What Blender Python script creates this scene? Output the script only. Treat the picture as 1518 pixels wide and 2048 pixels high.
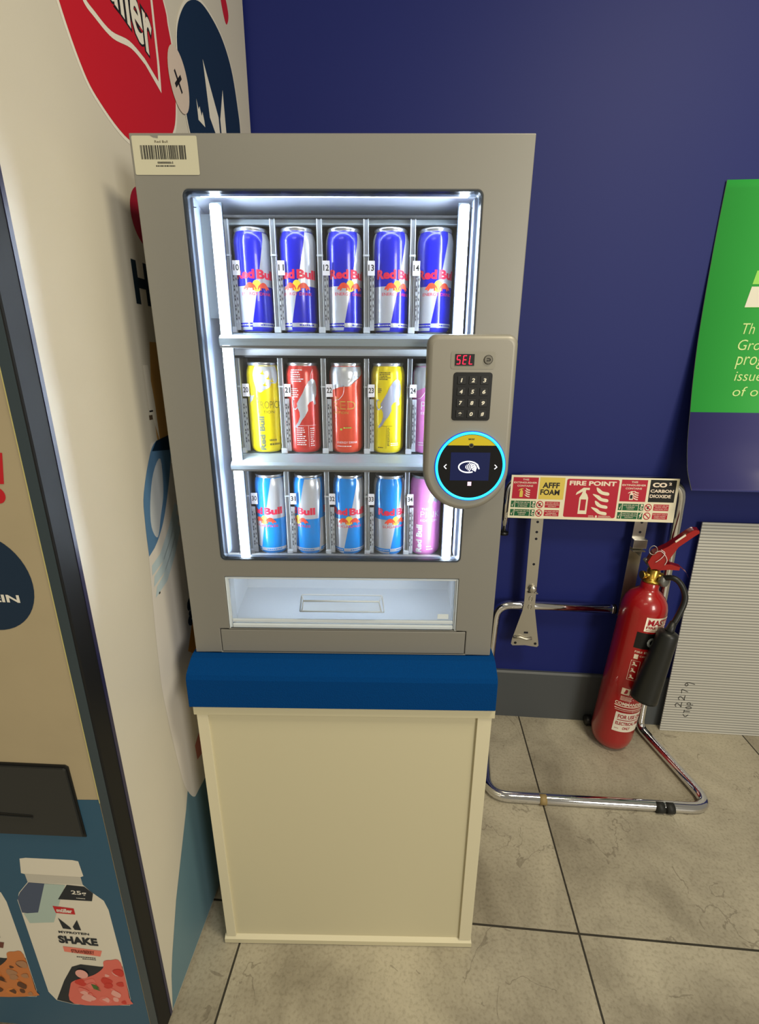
import bpy, bmesh, math, random
from mathutils import Vector, Matrix
random.seed(7)
PI = math.pi
sc = bpy.context.scene
for o in list(bpy.data.objects): bpy.data.objects.remove(o)

# ------------------------------------------------------------------ camera
cam_d = bpy.data.cameras.new('camera'); cam = bpy.data.objects.new('camera', cam_d)
sc.collection.objects.link(cam); sc.camera = cam
FPX = 944.94
cam_d.sensor_fit = 'HORIZONTAL'; cam_d.sensor_width = 36.0; cam_d.lens = FPX / 1518 * 36.0
cam_d.clip_start = 0.01
_p, _r, _y = math.radians(17.7791), math.radians(0.3305), math.radians(0.6231)
_F = Vector((-math.sin(_y)*math.cos(_p), math.cos(_y)*math.cos(_p), -math.sin(_p)))
_R0 = Vector((math.cos(_y), math.sin(_y), 0)); _U0 = _R0.cross(_F)
_R = _R0*math.cos(_r) + _U0*math.sin(_r); _U = -_R0*math.sin(_r) + _U0*math.cos(_r)
m = Matrix((_R, _U, -_F)).transposed().to_4x4(); m.translation = Vector((0.35082, -0.76007, 1.27163))
cam.matrix_world = m

# ------------------------------------------------------------------ world, lights, exposure
w = bpy.data.worlds.new('world'); sc.world = w; w.use_nodes = True
w.node_tree.nodes['Background'].inputs[0].default_value = (1.0, 0.91, 0.70, 1)
w.node_tree.nodes['Background'].inputs[1].default_value = 0.22
sc.view_settings.view_transform = 'Standard'; sc.view_settings.look = 'None'
sc.view_settings.gamma = 1.0; sc.view_settings.use_curve_mapping = False
sc.view_settings.exposure = 0.15
def area(name, loc, target, sx, sy, power, col):
    d = bpy.data.lights.new(name, 'AREA'); d.shape = 'RECTANGLE'; d.size = sx; d.size_y = sy
    d.energy = power; d.color = col
    o = bpy.data.objects.new(name, d); sc.collection.objects.link(o); o.location = loc
    o.rotation_euler = (Vector(target)-Vector(loc)).to_track_quat('-Z', 'Y').to_euler()
    return o
area('ceiling_panel_light', (1.35, -0.75, 2.75), (1.35, -0.75, 0), 0.5, 0.5, 30, (1.0, 0.90, 0.66))
area('ceiling_panel_light', (-0.2, -2.2, 2.75), (-0.2, -2.2, 0), 1.2, 0.6, 10, (1.0, 0.90, 0.66))
area('shop_front_window_light', (2.3, -3.0, 1.75), (0.1, 0.1, 1.1), 0.9, 1.1, 50, (1.0, 0.96, 0.86))

# ------------------------------------------------------------------ materials
def lin(c):
    return tuple((x/12.92 if x <= 0.04045 else ((x+0.055)/1.055)**2.4) for x in (v/255 for v in c)) + (1,)
MATS = {}
def mat(name, rgb, rough=0.5, metal=0.0, coat=0.0, emit=None, es=0, spec=0.5, noise=0, nscale=20, bump=0, bscale=200):
    if name in MATS: return MATS[name]
    m = bpy.data.materials.new(name); m.use_nodes = True; nt = m.node_tree; b = nt.nodes['Principled BSDF']
    c = lin(rgb); b.inputs['Base Color'].default_value = c
    b.inputs['Roughness'].default_value = rough; b.inputs['Metallic'].default_value = metal
    b.inputs['Coat Weight'].default_value = coat; b.inputs['Specular IOR Level'].default_value = spec
    if emit is not None:
        b.inputs['Emission Color'].default_value = lin(emit); b.inputs['Emission Strength'].default_value = es
    if noise:
        tc = nt.nodes.new('ShaderNodeTexCoord'); n = nt.nodes.new('ShaderNodeTexNoise'); n.inputs['Scale'].default_value = nscale
        n.inputs['Detail'].default_value = 6
        nt.links.new(tc.outputs['Object'], n.inputs['Vector'])
        mx = nt.nodes.new('ShaderNodeMix'); mx.data_type = 'RGBA'
        mx.inputs[6].default_value = tuple(x*(1-noise) for x in c[:3])+(1,); mx.inputs[7].default_value = tuple(min(1, x*(1+noise)) for x in c[:3])+(1,)
        nt.links.new(n.outputs['Fac'], mx.inputs[0]); nt.links.new(mx.outputs[2], b.inputs['Base Color'])
    if bump:
        tc = nt.nodes.new('ShaderNodeTexCoord'); n = nt.nodes.new('ShaderNodeTexNoise'); n.inputs['Scale'].default_value = bscale
        nt.links.new(tc.outputs['Object'], n.inputs['Vector'])
        bp = nt.nodes.new('ShaderNodeBump'); bp.inputs['Strength'].default_value = bump; bp.inputs['Distance'].default_value = 0.002
        nt.links.new(n.outputs['Fac'], bp.inputs['Height']); nt.links.new(bp.outputs[0], b.inputs['Normal'])
    MATS[name] = m; return m
def clear(name, tint=(1, 1, 1), trans=0.9, rough=0.05, body=(0.8, 0.85, 0.9)):
    """thin clear plastic / glass sheet: see-through with a mirror-like coat"""
    if name in MATS: return MATS[name]
    m = bpy.data.materials.new(name); m.use_nodes = True; nt = m.node_tree
    for n in list(nt.nodes): nt.nodes.remove(n)
    out = nt.nodes.new('ShaderNodeOutputMaterial'); tr = nt.nodes.new('ShaderNodeBsdfTransparent'); tr.inputs[0].default_value = (*tint, 1)
    gl = nt.nodes.new('ShaderNodeBsdfGlossy'); gl.inputs['Roughness'].default_value = rough
    df = nt.nodes.new('ShaderNodeBsdfDiffuse'); df.inputs[0].default_value = (*body, 1)
    m1 = nt.nodes.new('ShaderNodeMixShader'); m1.inputs[0].default_value = 1-trans
    nt.links.new(tr.outputs[0], m1.inputs[1]); nt.links.new(df.outputs[0], m1.inputs[2])
    fr = nt.nodes.new('ShaderNodeFresnel'); fr.inputs[0].default_value = 1.35
    m2 = nt.nodes.new('ShaderNodeMixShader'); nt.links.new(fr.outputs[0], m2.inputs[0])
    nt.links.new(m1.outputs[0], m2.inputs[1]); nt.links.new(gl.outputs[0], m2.inputs[2])
    nt.links.new(m2.outputs[0], out.inputs[0]); MATS[name] = m; return m

wall_blue = mat('wall_paint_blue', (16, 30, 106), 0.6, spec=0.35, noise=0.04, nscale=3)
skirt_grey = mat('skirting_grey', (74, 78, 82), 0.45)
silver = mat('silver_paint', (142, 140, 134), 0.42, 0.35, bump=0.02, bscale=900)
silver_dark = mat('silver_paint_edge', (120, 120, 118), 0.4, 0.4)
bezel_m = mat('bezel_grey', (46, 54, 64), 0.35, 0.1)
liner_m = mat('liner_white', (184, 192, 204), 0.24, 0.0, coat=0.4)
lane_shade = mat('lane_shade', (16, 17, 20), 0.4)  # near-black colour stands in for the shade deep in the lanes
led_m = mat('led_diffuser', (255, 255, 255), 0.5, emit=(222, 238, 255), es=56.0)
rail_m = mat('rail_pale', (158, 172, 180), 0.3, 0.1)
alu = mat('aluminium', (205, 208, 212), 0.28, 0.9)
glass_m = clear('window_glass', (1, 1, 1), 0.985, 0.02)
acr_m = clear('clear_acrylic', (0.93, 0.96, 0.98), 0.72, 0.08)
acr_edge = clear('clear_acrylic_edge', (0.9, 0.95, 1.0), 0.35, 0.15, (0.8, 0.86, 0.9))
flap_m = clear('clear_flap', (0.98, 0.99, 1.0), 0.86, 0.04)
tag_white = mat('tag_white', (232, 232, 236), 0.5)
black = mat('black_plastic', (18, 18, 20), 0.35)
ink = mat('black_ink', (24, 22, 22), 0.6)
white_ink = mat('white_print', (236, 230, 214), 0.5)
pad_blue = mat('felt_blue', (0, 60, 120), 0.95, noise=0.10, nscale=400, bump=0.5, bscale=600, spec=0.1)
cream = mat('laminate_white', (203, 195, 164), 0.4, bump=0.01)
cream_edge = mat('laminate_edge', (215, 207, 178), 0.4)
chrome = mat('chrome', (225, 225, 228), 0.07, 1.0)
steel = mat('steel_plate', (190, 186, 176), 0.32, 0.9)
tape_m = mat('black_tape', (26, 27, 26), 0.6)
vinyl = mat('print_vinyl_cream', (208, 202, 187), 0.5, noise=0.05, nscale=5)
vinyl2 = mat('print_vinyl_beige', (176, 160, 128), 0.55, noise=0.10, nscale=9)
print_red = mat('print_red', (196, 26, 36), 0.45)
print_navy = mat('print_navy', (16, 42, 66), 0.45)
print_teal = mat('print_teal', (44, 86, 112), 0.45)
print_slate = mat('print_slate_blue', (96, 128, 142), 0.45)
print_white = mat('print_white', (232, 226, 212), 0.45)
frame_black = mat('frame_black_gloss', (24, 24, 26), 0.22, coat=0.5)
frame_grey = mat('frame_slate_gloss', (56, 68, 74), 0.3)

# ------------------------------------------------------------------ mesh builder
class MB:
    def __init__(s): s.bm = bmesh.new(); s.mats = []
    def mi(s, m):
        if m not in s.mats: s.mats.append(m)
        return s.mats.index(m)
    def merge(s, bm, m, T=None):
        i = s.mi(m)
        for f in bm.faces: f.material_index = i
        s.merge_raw(bm, T)
    def merge_raw(s, bm, T=None):
        me = bpy.data.meshes.new('tmp')
        if T is not None: bm.transform(T)
        bm.to_mesh(me); bm.free(); s.bm.from_mesh(me); bpy.data.meshes.remove(me)
    def box(s, x0, x1, y0, y1, z0, z1, m, bev=0, seg=2, T=None):
        bm = bmesh.new(); bmesh.ops.create_cube(bm, size=1)
        for v in bm.verts:
            v.co = Vector(((x0+x1)/2 + v.co.x*(x1-x0), (y0+y1)/2 + v.co.y*(y1-y0), (z0+z1)/2 + v.co.z*(z1-z0)))
        if bev: bmesh.ops.bevel(bm, geom=bm.edges[:], offset=bev, segments=seg, affect='EDGES', profile=0.5)
        s.merge(bm, m, T); return s
    def lathe(s, prof, m, T=None, n=40, mfun=None):
        bm = bmesh.new(); rings = []
        for r, z in prof:
            if r < 1e-6: rings.append([bm.verts.new((0, 0, z))])
            else: rings.append([bm.verts.new((r*math.cos(2*PI*k/n), r*math.sin(2*PI*k/n), z)) for k in range(n)])
        for q, (a, b) in enumerate(zip(rings, rings[1:])):
            mm = s.mi(mfun(q) if mfun else m)
            for k in range(n):
                k2 = (k+1) % n
                vs = [a[k % len(a)], a[k2 % len(a)], b[k2 % len(b)], b[k % len(b)]]
                u = []
                for v in vs:
                    if v not in u: u.append(v)
                if len(u) > 2:
                    f = bm.faces.new(u); f.material_index = mm; f.smooth = True
        if T is not None: bm.transform(T)
        s.merge_raw(bm); return s
    def tube(s, pts, r, m, n=16, cap=True, T=None):
        pts = [Vector(p) for p in pts]; bm = bmesh.new(); rings = []
        rr = r if isinstance(r, (list, tuple)) else [r]*len(pts)
        up = None
        for i, p in enumerate(pts):
            d = (pts[min(i+1, len(pts)-1)] - pts[max(i-1, 0)]).normalized()
            if up is None:
                up = Vector((0, 0, 1)) if abs(d.z) < 0.9 else Vector((0, 1, 0))
            a = d.cross(up).normalized(); b = a.cross(d).normalized(); up = b
            rings.append([bm.verts.new(p + (a*math.cos(2*PI*k/n) + b*math.sin(2*PI*k/n))*rr[i]) for k in range(n)])
        for A, B in zip(rings, rings[1:]):
            for k in range(n):
                f = bm.faces.new((A[k], A[(k+1) % n], B[(k+1) % n], B[k])); f.smooth = True
        if cap:
            bm.faces.new(rings[0][::-1]); bm.faces.new(rings[-1])
        bmesh.ops.recalc_face_normals(bm, faces=bm.faces[:])
        s.merge(bm, m, T); return s
    def prism(s, pts, axis, a, b, m, bev=0, T=None, holes=()):
        """outline (two coordinates) extruded along axis from a to b"""
        bm = bmesh.new(); es = []
        def P(u, v):
            return {'x': (a, u, v), 'y': (u, a, v), 'z': (u, v, a)}[axis]
        for loop in [pts]+list(holes):
            vs = [bm.verts.new(P(*p)) for p in loop]
            es += [bm.edges.new((vs[i], vs[(i+1) % len(vs)])) for i in range(len(vs))]
        if holes: bmesh.ops.triangle_fill(bm, use_beauty=True, edges=es)
        else: bm.faces.new(bm.verts[:])
        g = bmesh.ops.extrude_face_region(bm, geom=bm.faces[:])
        d = Vector({'x': (b-a, 0, 0), 'y': (0, b-a, 0), 'z': (0, 0, b-a)}[axis])
        bmesh.ops.translate(bm, vec=d, verts=[v for v in g['geom'] if isinstance(v, bmesh.types.BMVert)])
        bmesh.ops.recalc_face_normals(bm, faces=bm.faces[:])
        if bev:
            ed = [e for e in bm.edges if len(e.link_faces) == 2 and e.calc_face_angle(0) > 0.6]
            bmesh.ops.bevel(bm, geom=ed, offset=bev, segments=2, affect='EDGES', profile=0.5)
        s.merge(bm, m, T); return s
    # flat print laid on a surface: fr(u, v, h) -> point
    def flat(s, loops, m, fr, h=0.0003, step=None):
        bm = bmesh.new()
        for L in loops:
            vs = [bm.verts.new((u, v, 0)) for u, v in L]
            if len(vs) > 2:
                try: bm.faces.new(vs)
                except ValueError: pass
        s._lay(bm, m, fr, h, step)
    def _lay(s, bm, m, fr, h, step):
        if step:
            bmesh.ops.triangulate(bm, faces=bm.faces[:])
            us = [v.co.x for v in bm.verts]; x = math.floor(min(us)/step)*step
            while x < max(us):
                bmesh.ops.bisect_plane(bm, geom=bm.verts[:]+bm.edges[:]+bm.faces[:], plane_co=(x, 0, 0), plane_no=(1, 0, 0))
                x += step
            vv = [v.co.y for v in bm.verts]; st = step*2; y = math.floor(min(vv)/st)*st
            while y < max(vv):
                bmesh.ops.bisect_plane(bm, geom=bm.verts[:]+bm.edges[:]+bm.faces[:], plane_co=(0, y, 0), plane_no=(0, 1, 0))
                y += st
        for v in bm.verts: v.co = Vector(fr(v.co.x, v.co.y, h))
        if step:
            for f in bm.faces: f.smooth = True
        s.merge(bm, m)
    def text(s, body, box, m, fr, h=0.0005, bold=0.0, shear=0.0, step=None, rot=0):
        """text stretched to fill box (u0,u1,v0,v1); rot=1 turns it to read upwards"""
        V, Fc = glyphs(body, bold, shear)
        x0 = min(p[0] for p in V); x1 = max(p[0] for p in V); y0 = min(p[1] for p in V); y1 = max(p[1] for p in V)
        u0, u1, v0, v1 = box; bm = bmesh.new(); vs = []
        for x, y in V:
            a = (x-x0)/(x1-x0); b = (y-y0)/max(1e-6, (y1-y0))
            if rot == 1: a, b = 1-b, a
            vs.append(bm.verts.new((u0+a*(u1-u0), v0+b*(v1-v0), 0)))
        for f in Fc:
            try: bm.faces.new([vs[i] for i in f])
            except ValueError: pass
        s._lay(bm, m, fr, h, step)
    def build(s, name, parent=None, smooth=False):
        me = bpy.data.meshes.new(name); s.bm.to_mesh(me); s.bm.free()
        for m in s.mats: me.materials.append(m)
        if smooth:
            for p in me.polygons: p.use_smooth = True
        o = bpy.data.objects.new(name, me); sc.collection.objects.link(o)
        if parent: o.parent = parent
        return o
_G = {}
def glyphs(body, bold, shear):
    k = (body, bold, shear)
    if k not in _G:
        c = bpy.data.curves.new('t', 'FONT'); c.body = body; c.offset = bold; c.shear = shear; c.resolution_u = 3
        o = bpy.data.objects.new('t', c); me = bpy.data.meshes.new_from_object(o)
        _G[k] = ([tuple(v.co[:2]) for v in me.vertices], [tuple(p.vertices) for p in me.polygons])
        bpy.data.objects.remove(o); bpy.data.curves.remove(c); bpy.data.meshes.remove(me)
    return _G[k]
def thing(name, label, cat, loc=(0, 0, 0), rot=0, group=None):
    o = bpy.data.objects.new(name, None); sc.collection.objects.link(o); o.empty_display_size = 0.05
    o.location = loc; o.rotation_euler = (0, 0, rot); o['label'] = label; o['category'] = cat
    if group: o['group'] = group
    return o
def tag(o, label, cat, group=None):
    o['label'] = label; o['category'] = cat
    if group: o['group'] = group
    return o
def structure(o): o['kind'] = 'structure'; return o
def circle(cx, cy, r, n=40, ry=None, a0=0, a1=2*PI):
    ry = ry or r; full = abs(a1-a0-2*PI) < 1e-6; k = n if full else n+1
    return [(cx+r*math.cos(a0+(a1-a0)*i/n), cy+ry*math.sin(a0+(a1-a0)*i/n)) for i in range(k)]
def rrect(x0, x1, z0, z1, r, n=6):
    L = []
    for cx, cz, a in ((x1-r, z1-r, 0), (x0+r, z1-r, PI/2), (x0+r, z0+r, PI), (x1-r, z0+r, 1.5*PI)):
        L += [(cx+r*math.cos(a+PI/2*i/n), cz+r*math.sin(a+PI/2*i/n)) for i in range(n+1)]
    return L
def rect(x0, x1, z0, z1): return [(x0, z0), (x1, z0), (x1, z1), (x0, z1)]
def smooth_loop(P, k=6, closed=True):
    n = len(P); out = []
    rng = range(n) if closed else range(n-1)
    for i in rng:
        if closed: p0, p1, p2, p3 = P[(i-1) % n], P[i], P[(i+1) % n], P[(i+2) % n]
        else: p0, p1, p2, p3 = P[max(i-1, 0)], P[i], P[i+1], P[min(i+2, n-1)]
        for j in range(k):
            t = j/k
            out.append(tuple(0.5*((2*b)+(-a+c)*t+(2*a-5*b+4*c-d)*t*t+(-a+3*b-3*c+d)*t**3) for a, b, c, d in zip(p0, p1, p2, p3)))
    if not closed: out.append(P[-1])
    return out
def fillet(P, r, k=8):
    """polyline with rounded corners"""
    P = [Vector(p) for p in P]; out = [P[0]]
    for i in range(1, len(P)-1):
        a = (P[i-1]-P[i]); b = (P[i+1]-P[i]); ang = a.angle(b); rr = r[i] if isinstance(r, dict) else r
        t = min(rr/math.tan(ang/2), a.length*0.49, b.length*0.49)
        A = P[i]+a.normalized()*t; B = P[i]+b.normalized()*t
        for j in range(k+1):
            s = j/k; out.append(A*(1-s)**2 + P[i]*2*s*(1-s) + B*s*s)
    out.append(P[-1]); return out

# ------------------------------------------------------------------ frames of reference
TH = math.radians(3.9019)            # the back wall is turned a little against the vending cabinet
WB = Vector((0.55, 0.73963, 0)); AX = Vector((math.cos(TH), -math.sin(TH), 0)); NN = Vector((-math.sin(TH), -math.cos(TH), 0))
def W(s, n, z): return WB + AX*s + NN*n + Vector((0, 0, z))
WT = Matrix((AX, -NN, Vector((0, 0, 1)))).transposed().to_4x4(); WT.translation = WB   # local x=along, y=into wall, z=up
T2 = math.radians(3.138); G0 = Vector((-0.06135, 0, 0)); SD = Vector((math.sin(T2), math.cos(T2), 0)); SN = Vector((math.cos(T2), -math.sin(T2), 0))
def side_fr(d, z, h): return G0 + SD*d + SN*h + Vector((0, 0, z))
YF = -0.162; FC = G0 + SD*YF
def front_fr(u, z, h): return FC + SN*u - SD*h + Vector((0, 0, z))      # u runs right, 0 at the corner

# ------------------------------------------------------------------ floor, wall
def mat_floor():
    m = bpy.data.materials.new('stone_tile_floor'); m.use_nodes = True; nt = m.node_tree; N = nt.nodes; L = nt.links
    b = N['Principled BSDF']; tc = N.new('ShaderNodeTexCoord')
    sep = N.new('ShaderNodeSeparateXYZ'); L.new(tc.outputs['Object'], sep.inputs[0])
    def M(op, a, b_=None):
        n = N.new('ShaderNodeMath'); n.operation = op
        for i, v in enumerate((a, b_)):
            if v is None: continue
            if isinstance(v, (int, float)): n.inputs[i].default_value = v
            else: L.new(v, n.inputs[i])
        return n.outputs[0]
    def line(co, off, per, wd):
        f = M('FRACT', M('DIVIDE', M('SUBTRACT', co, off), per))
        d = M('MULTIPLY', M('MINIMUM', f, M('SUBTRACT', 1.0, f)), per)
        return M('LESS_THAN', d, wd), M('FLOOR', M('DIVIDE', M('SUBTRACT', co, off), per))
    gx, cx = line(sep.outputs[0], 0.3142, 0.7815, 0.0024); gy, cy = line(sep.outputs[1], -0.7247, 0.7815, 0.0024)
    grout = M('MAXIMUM', gx, gy)
    cmb = N.new('ShaderNodeCombineXYZ'); L.new(M('MULTIPLY', cx, 7.3), cmb.inputs[0]); L.new(M('MULTIPLY', cy, 5.1), cmb.inputs[1])
    va = N.new('ShaderNodeVectorMath'); va.operation = 'ADD'; L.new(tc.outputs['Object'], va.inputs[0]); L.new(cmb.outputs[0], va.inputs[1])
    n1 = N.new('ShaderNodeTexNoise'); n1.inputs['Scale'].default_value = 3.2; n1.inputs['Detail'].default_value = 8; n1.inputs['Roughness'].default_value = .62
    n1.inputs['Distortion'].default_value = 0.6; L.new(va.outputs[0], n1.inputs[0])
    n2 = N.new('ShaderNodeTexNoise'); n2.inputs['Scale'].default_value = 140; n2.inputs['Detail'].default_value = 4; L.new(va.outputs[0], n2.inputs[0])
    cr = N.new('ShaderNodeValToRGB'); L.new(n1.outputs['Fac'], cr.inputs[0])
    cr.color_ramp.elements[0].position = .3; cr.color_ramp.elements[0].color = lin((128, 120, 104))
    cr.color_ramp.elements[1].position = .66; cr.color_ramp.elements[1].color = lin((188, 180, 160))
    e = cr.color_ramp.elements.new(.5); e.color = lin((168, 160, 142))
    mx = N.new('ShaderNodeMix'); mx.data_type = 'RGBA'; mx.blend_type = 'MULTIPLY'; mx.inputs[0].default_value = 1
    r2 = N.new('ShaderNodeValToRGB'); r2.color_ramp.elements[0].position = .32; r2.color_ramp.elements[0].color = (.80, .79, .77, 1)
    r2.color_ramp.elements[1].position = .52; r2.color_ramp.elements[1].color = (1, 1, 1, 1); L.new(n2.outputs['Fac'], r2.inputs[0])
    L.new(cr.outputs[0], mx.inputs[6]); L.new(r2.outputs[0], mx.inputs[7])
    # thin branching veins and scuffs of the stone print
    n3 = N.new('ShaderNodeTexNoise'); n3.inputs['Scale'].default_value = 4.5; n3.inputs['Detail'].default_value = 5; n3.inputs['Distortion'].default_value = 1.2
    L.new(va.outputs[0], n3.inputs[0])
    vein = M('LESS_THAN', M('ABSOLUTE', M('SUBTRACT', n3.outputs['Fac'], 0.5)), 0.006)
    n4 = N.new('ShaderNodeTexNoise'); n4.inputs['Scale'].default_value = 5; L.new(tc.outputs['Object'], n4.inputs[0])
    vm = M('MULTIPLY', M('MULTIPLY', vein, M('GREATER_THAN', n4.outputs['Fac'], 0.55)), 0.4)
    m2 = N.new('ShaderNodeMix'); m2.data_type = 'RGBA'; L.new(vm, m2.inputs[0]); L.new(mx.outputs[2], m2.inputs[6]); m2.inputs[7].default_value = lin((90, 80, 66))
    m3 = N.new('ShaderNodeMix'); m3.data_type = 'RGBA'; L.new(grout, m3.inputs[0]); L.new(m2.outputs[2], m3.inputs[6]); m3.inputs[7].default_value = lin((52, 48, 40))
    L.new(m3.outputs[2], b.inputs['Base Color']); b.inputs['Roughness'].default_value = .5
    bp = N.new('ShaderNodeBump'); bp.inputs['Strength'].default_value = .25; bp.inputs['Distance'].default_value = .002
    L.new(M('SUBTRACT', n2.outputs['Fac'], M('MULTIPLY', grout, 2.0)), bp.inputs['Height']); L.new(bp.outputs[0], b.inputs['Normal'])
    return m
b = MB(); b.box(-3.0, 3.5, -4.5, 0.25, -0.1, 0.0, mat_floor()); o = structure(b.build('floor')); o.matrix_world = WT
b = MB(); b.box(-3.0, 3.5, 0.0, 0.12, 0.0, 3.0, wall_blue); o = structure(b.build('wall_back')); o.matrix_world = WT
b = MB(); b.prism([(-0.0145, 0.0), (0.0, 0.0), (0.0, 0.196), (-0.009, 0.196), (-0.0145, 0.190)], 'x', -0.50, 3.5, skirt_grey)
o = structure(b.build('baseboard_back')); o.matrix_world = WT

# ------------------------------------------------------------------ small can vending cabinet
VM = thing('vending_machine', 'small silver can vending machine with lit window, standing on a blue pad', 'vending machine')
ZT, ZB, WD = 1.5630, 0.7486, 0.55
WX0, WX1, WZ0, WZ1 = 0.0654, 0.4836, 0.9373, 1.4971
def face_fr(u, v, h): return (u, -h, v)
b = MB(); b.prism(rect(0, WD, ZB, ZT), 'y', 0.0, 0.034, silver, 0.0015,
        holes=[rrect(WX0, WX1, WZ0, WZ1, 0.008), rect(0.068, 0.4832, 0.8005, 0.9045)[:], rect(0.0495, 0.5028, 0.7475+0.003, 0.7990)])
b.build('front_panel', VM)
b = MB()
b.box(0.004, 0.062, 0.034, 0.48, ZB, ZT-0.003, silver_dark, 0.002); b.box(0.487, 0.546, 0.034, 0.48, ZB, ZT-0.003, silver_dark, 0.002)
b.box(0.062, 0.487, 0.034, 0.48, 1.503, ZT-0.003, silver_dark); b.box(0.062, 0.487, 0.40, 0.48, ZB, 1.503, silver_dark)
b.box(0.062, 0.487, 0.034, 0.40, ZB, 0.790, silver_dark)
b.build('cabinet', VM)
# bezel of the window
b = MB(); bm = bmesh.new(); loops = []
for y, ins, r in ((-0.0012, 0.0, 0.008), (-0.0012, 0.0022, 0.007), (0.002, 0.0030, 0.0065), (0.012, 0.0050, 0.005)):
    loops.append([bm.verts.new((x, y, z)) for x, z in rrect(WX0+ins, WX1-ins, WZ0+ins, WZ1-ins, r)])
n = len(loops[0])
for A, B in zip(loops, loops[1:]):
    for k in range(n): bm.faces.new((A[k], B[k], B[(k+1) % n], A[(k+1) % n]))
b.merge(bm, bezel_m); b.build('window_bezel', VM)
# liner of the lit chamber
X0, X1, Z0, Z1 = 0.0650, 0.4840, 0.9120, 1.4975
b = MB()
b.prism([(0.034, Z0), (0.398, Z0), (0.398, Z1), (0.034, Z1)], 'x', X0-0.0025, X0, liner_m)
b.prism([(0.034, Z0), (0.398, Z0), (0.398, Z1), (0.034, Z1)], 'x', X1, X1+0.0025, liner_m)
b.box(X0, X1, 0.034, 0.398, Z1, Z1+0.003, liner_m); b.box(X0, X1, 0.034, 0.398, Z0-0.012, Z0, liner_m)
b.box(X0, X1, 0.395, 0.398, Z0, Z1, lane_shade)
b.prism([(0.030, 1.4972), (0.030, 1.4990), (0.104, 1.4885), (0.104, 1.4868)], 'x', X0, X1, liner_m)
for x in (X0+0.004, X1-0.010): b.box(x, x+0.006, 0.0122, 0.034, WZ0+0.006, WZ1-0.006, mat('jamb_lilac_grey', (96, 104, 124), .35), 0.001)
for sx in (WX0+0.009, WX1-0.0156): b.box(sx, sx+0.004, 0.0118, 0.0125, 1.478, 1.479, ink)
b.build('chamber_liner', VM)
# light bars
for x0, x1 in ((0.0905, 0.1150), (0.4490, 0.4735)):
    b = MB(); b.box(x0+0.006, x1-0.0055, 0.0125, 0.0225, Z0+0.014, 1.484, led_m, 0.002); o = b.build('led_or_fill_bar', VM)
    c = MB(); c.box(x0+0.004, x1-0.0035, 0.0227, 0.0270, Z0+0.004, 1.488, bezel_m, 0.001); c.build('light_bar_housing', o)
b = MB(); b.box(0.0665, 0.0835, 0.058, 0.060, 1.335, 1.482, mat('vent_grey', (96, 102, 106), .5)); b.build('vent_plate', VM)
b = MB(); b.box(0.085, 0.465, 0.0136, 0.0185, 1.4928, 1.4966, mat('header_fill_glow', (255, 255, 255), .5, emit=(222, 236, 255), es=18.0)); b.build('led_or_fill_bar', VM)  # added glowing strip hidden behind the bezel lip, brightens chamber ceiling and cans
# window pane
b = MB(); b.box(WX0+0.0035, WX1-0.0035, 0.0042, 0.0062, WZ0+0.0035, WZ1-0.0035, glass_m); o = b.build('window_pane', VM)

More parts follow.
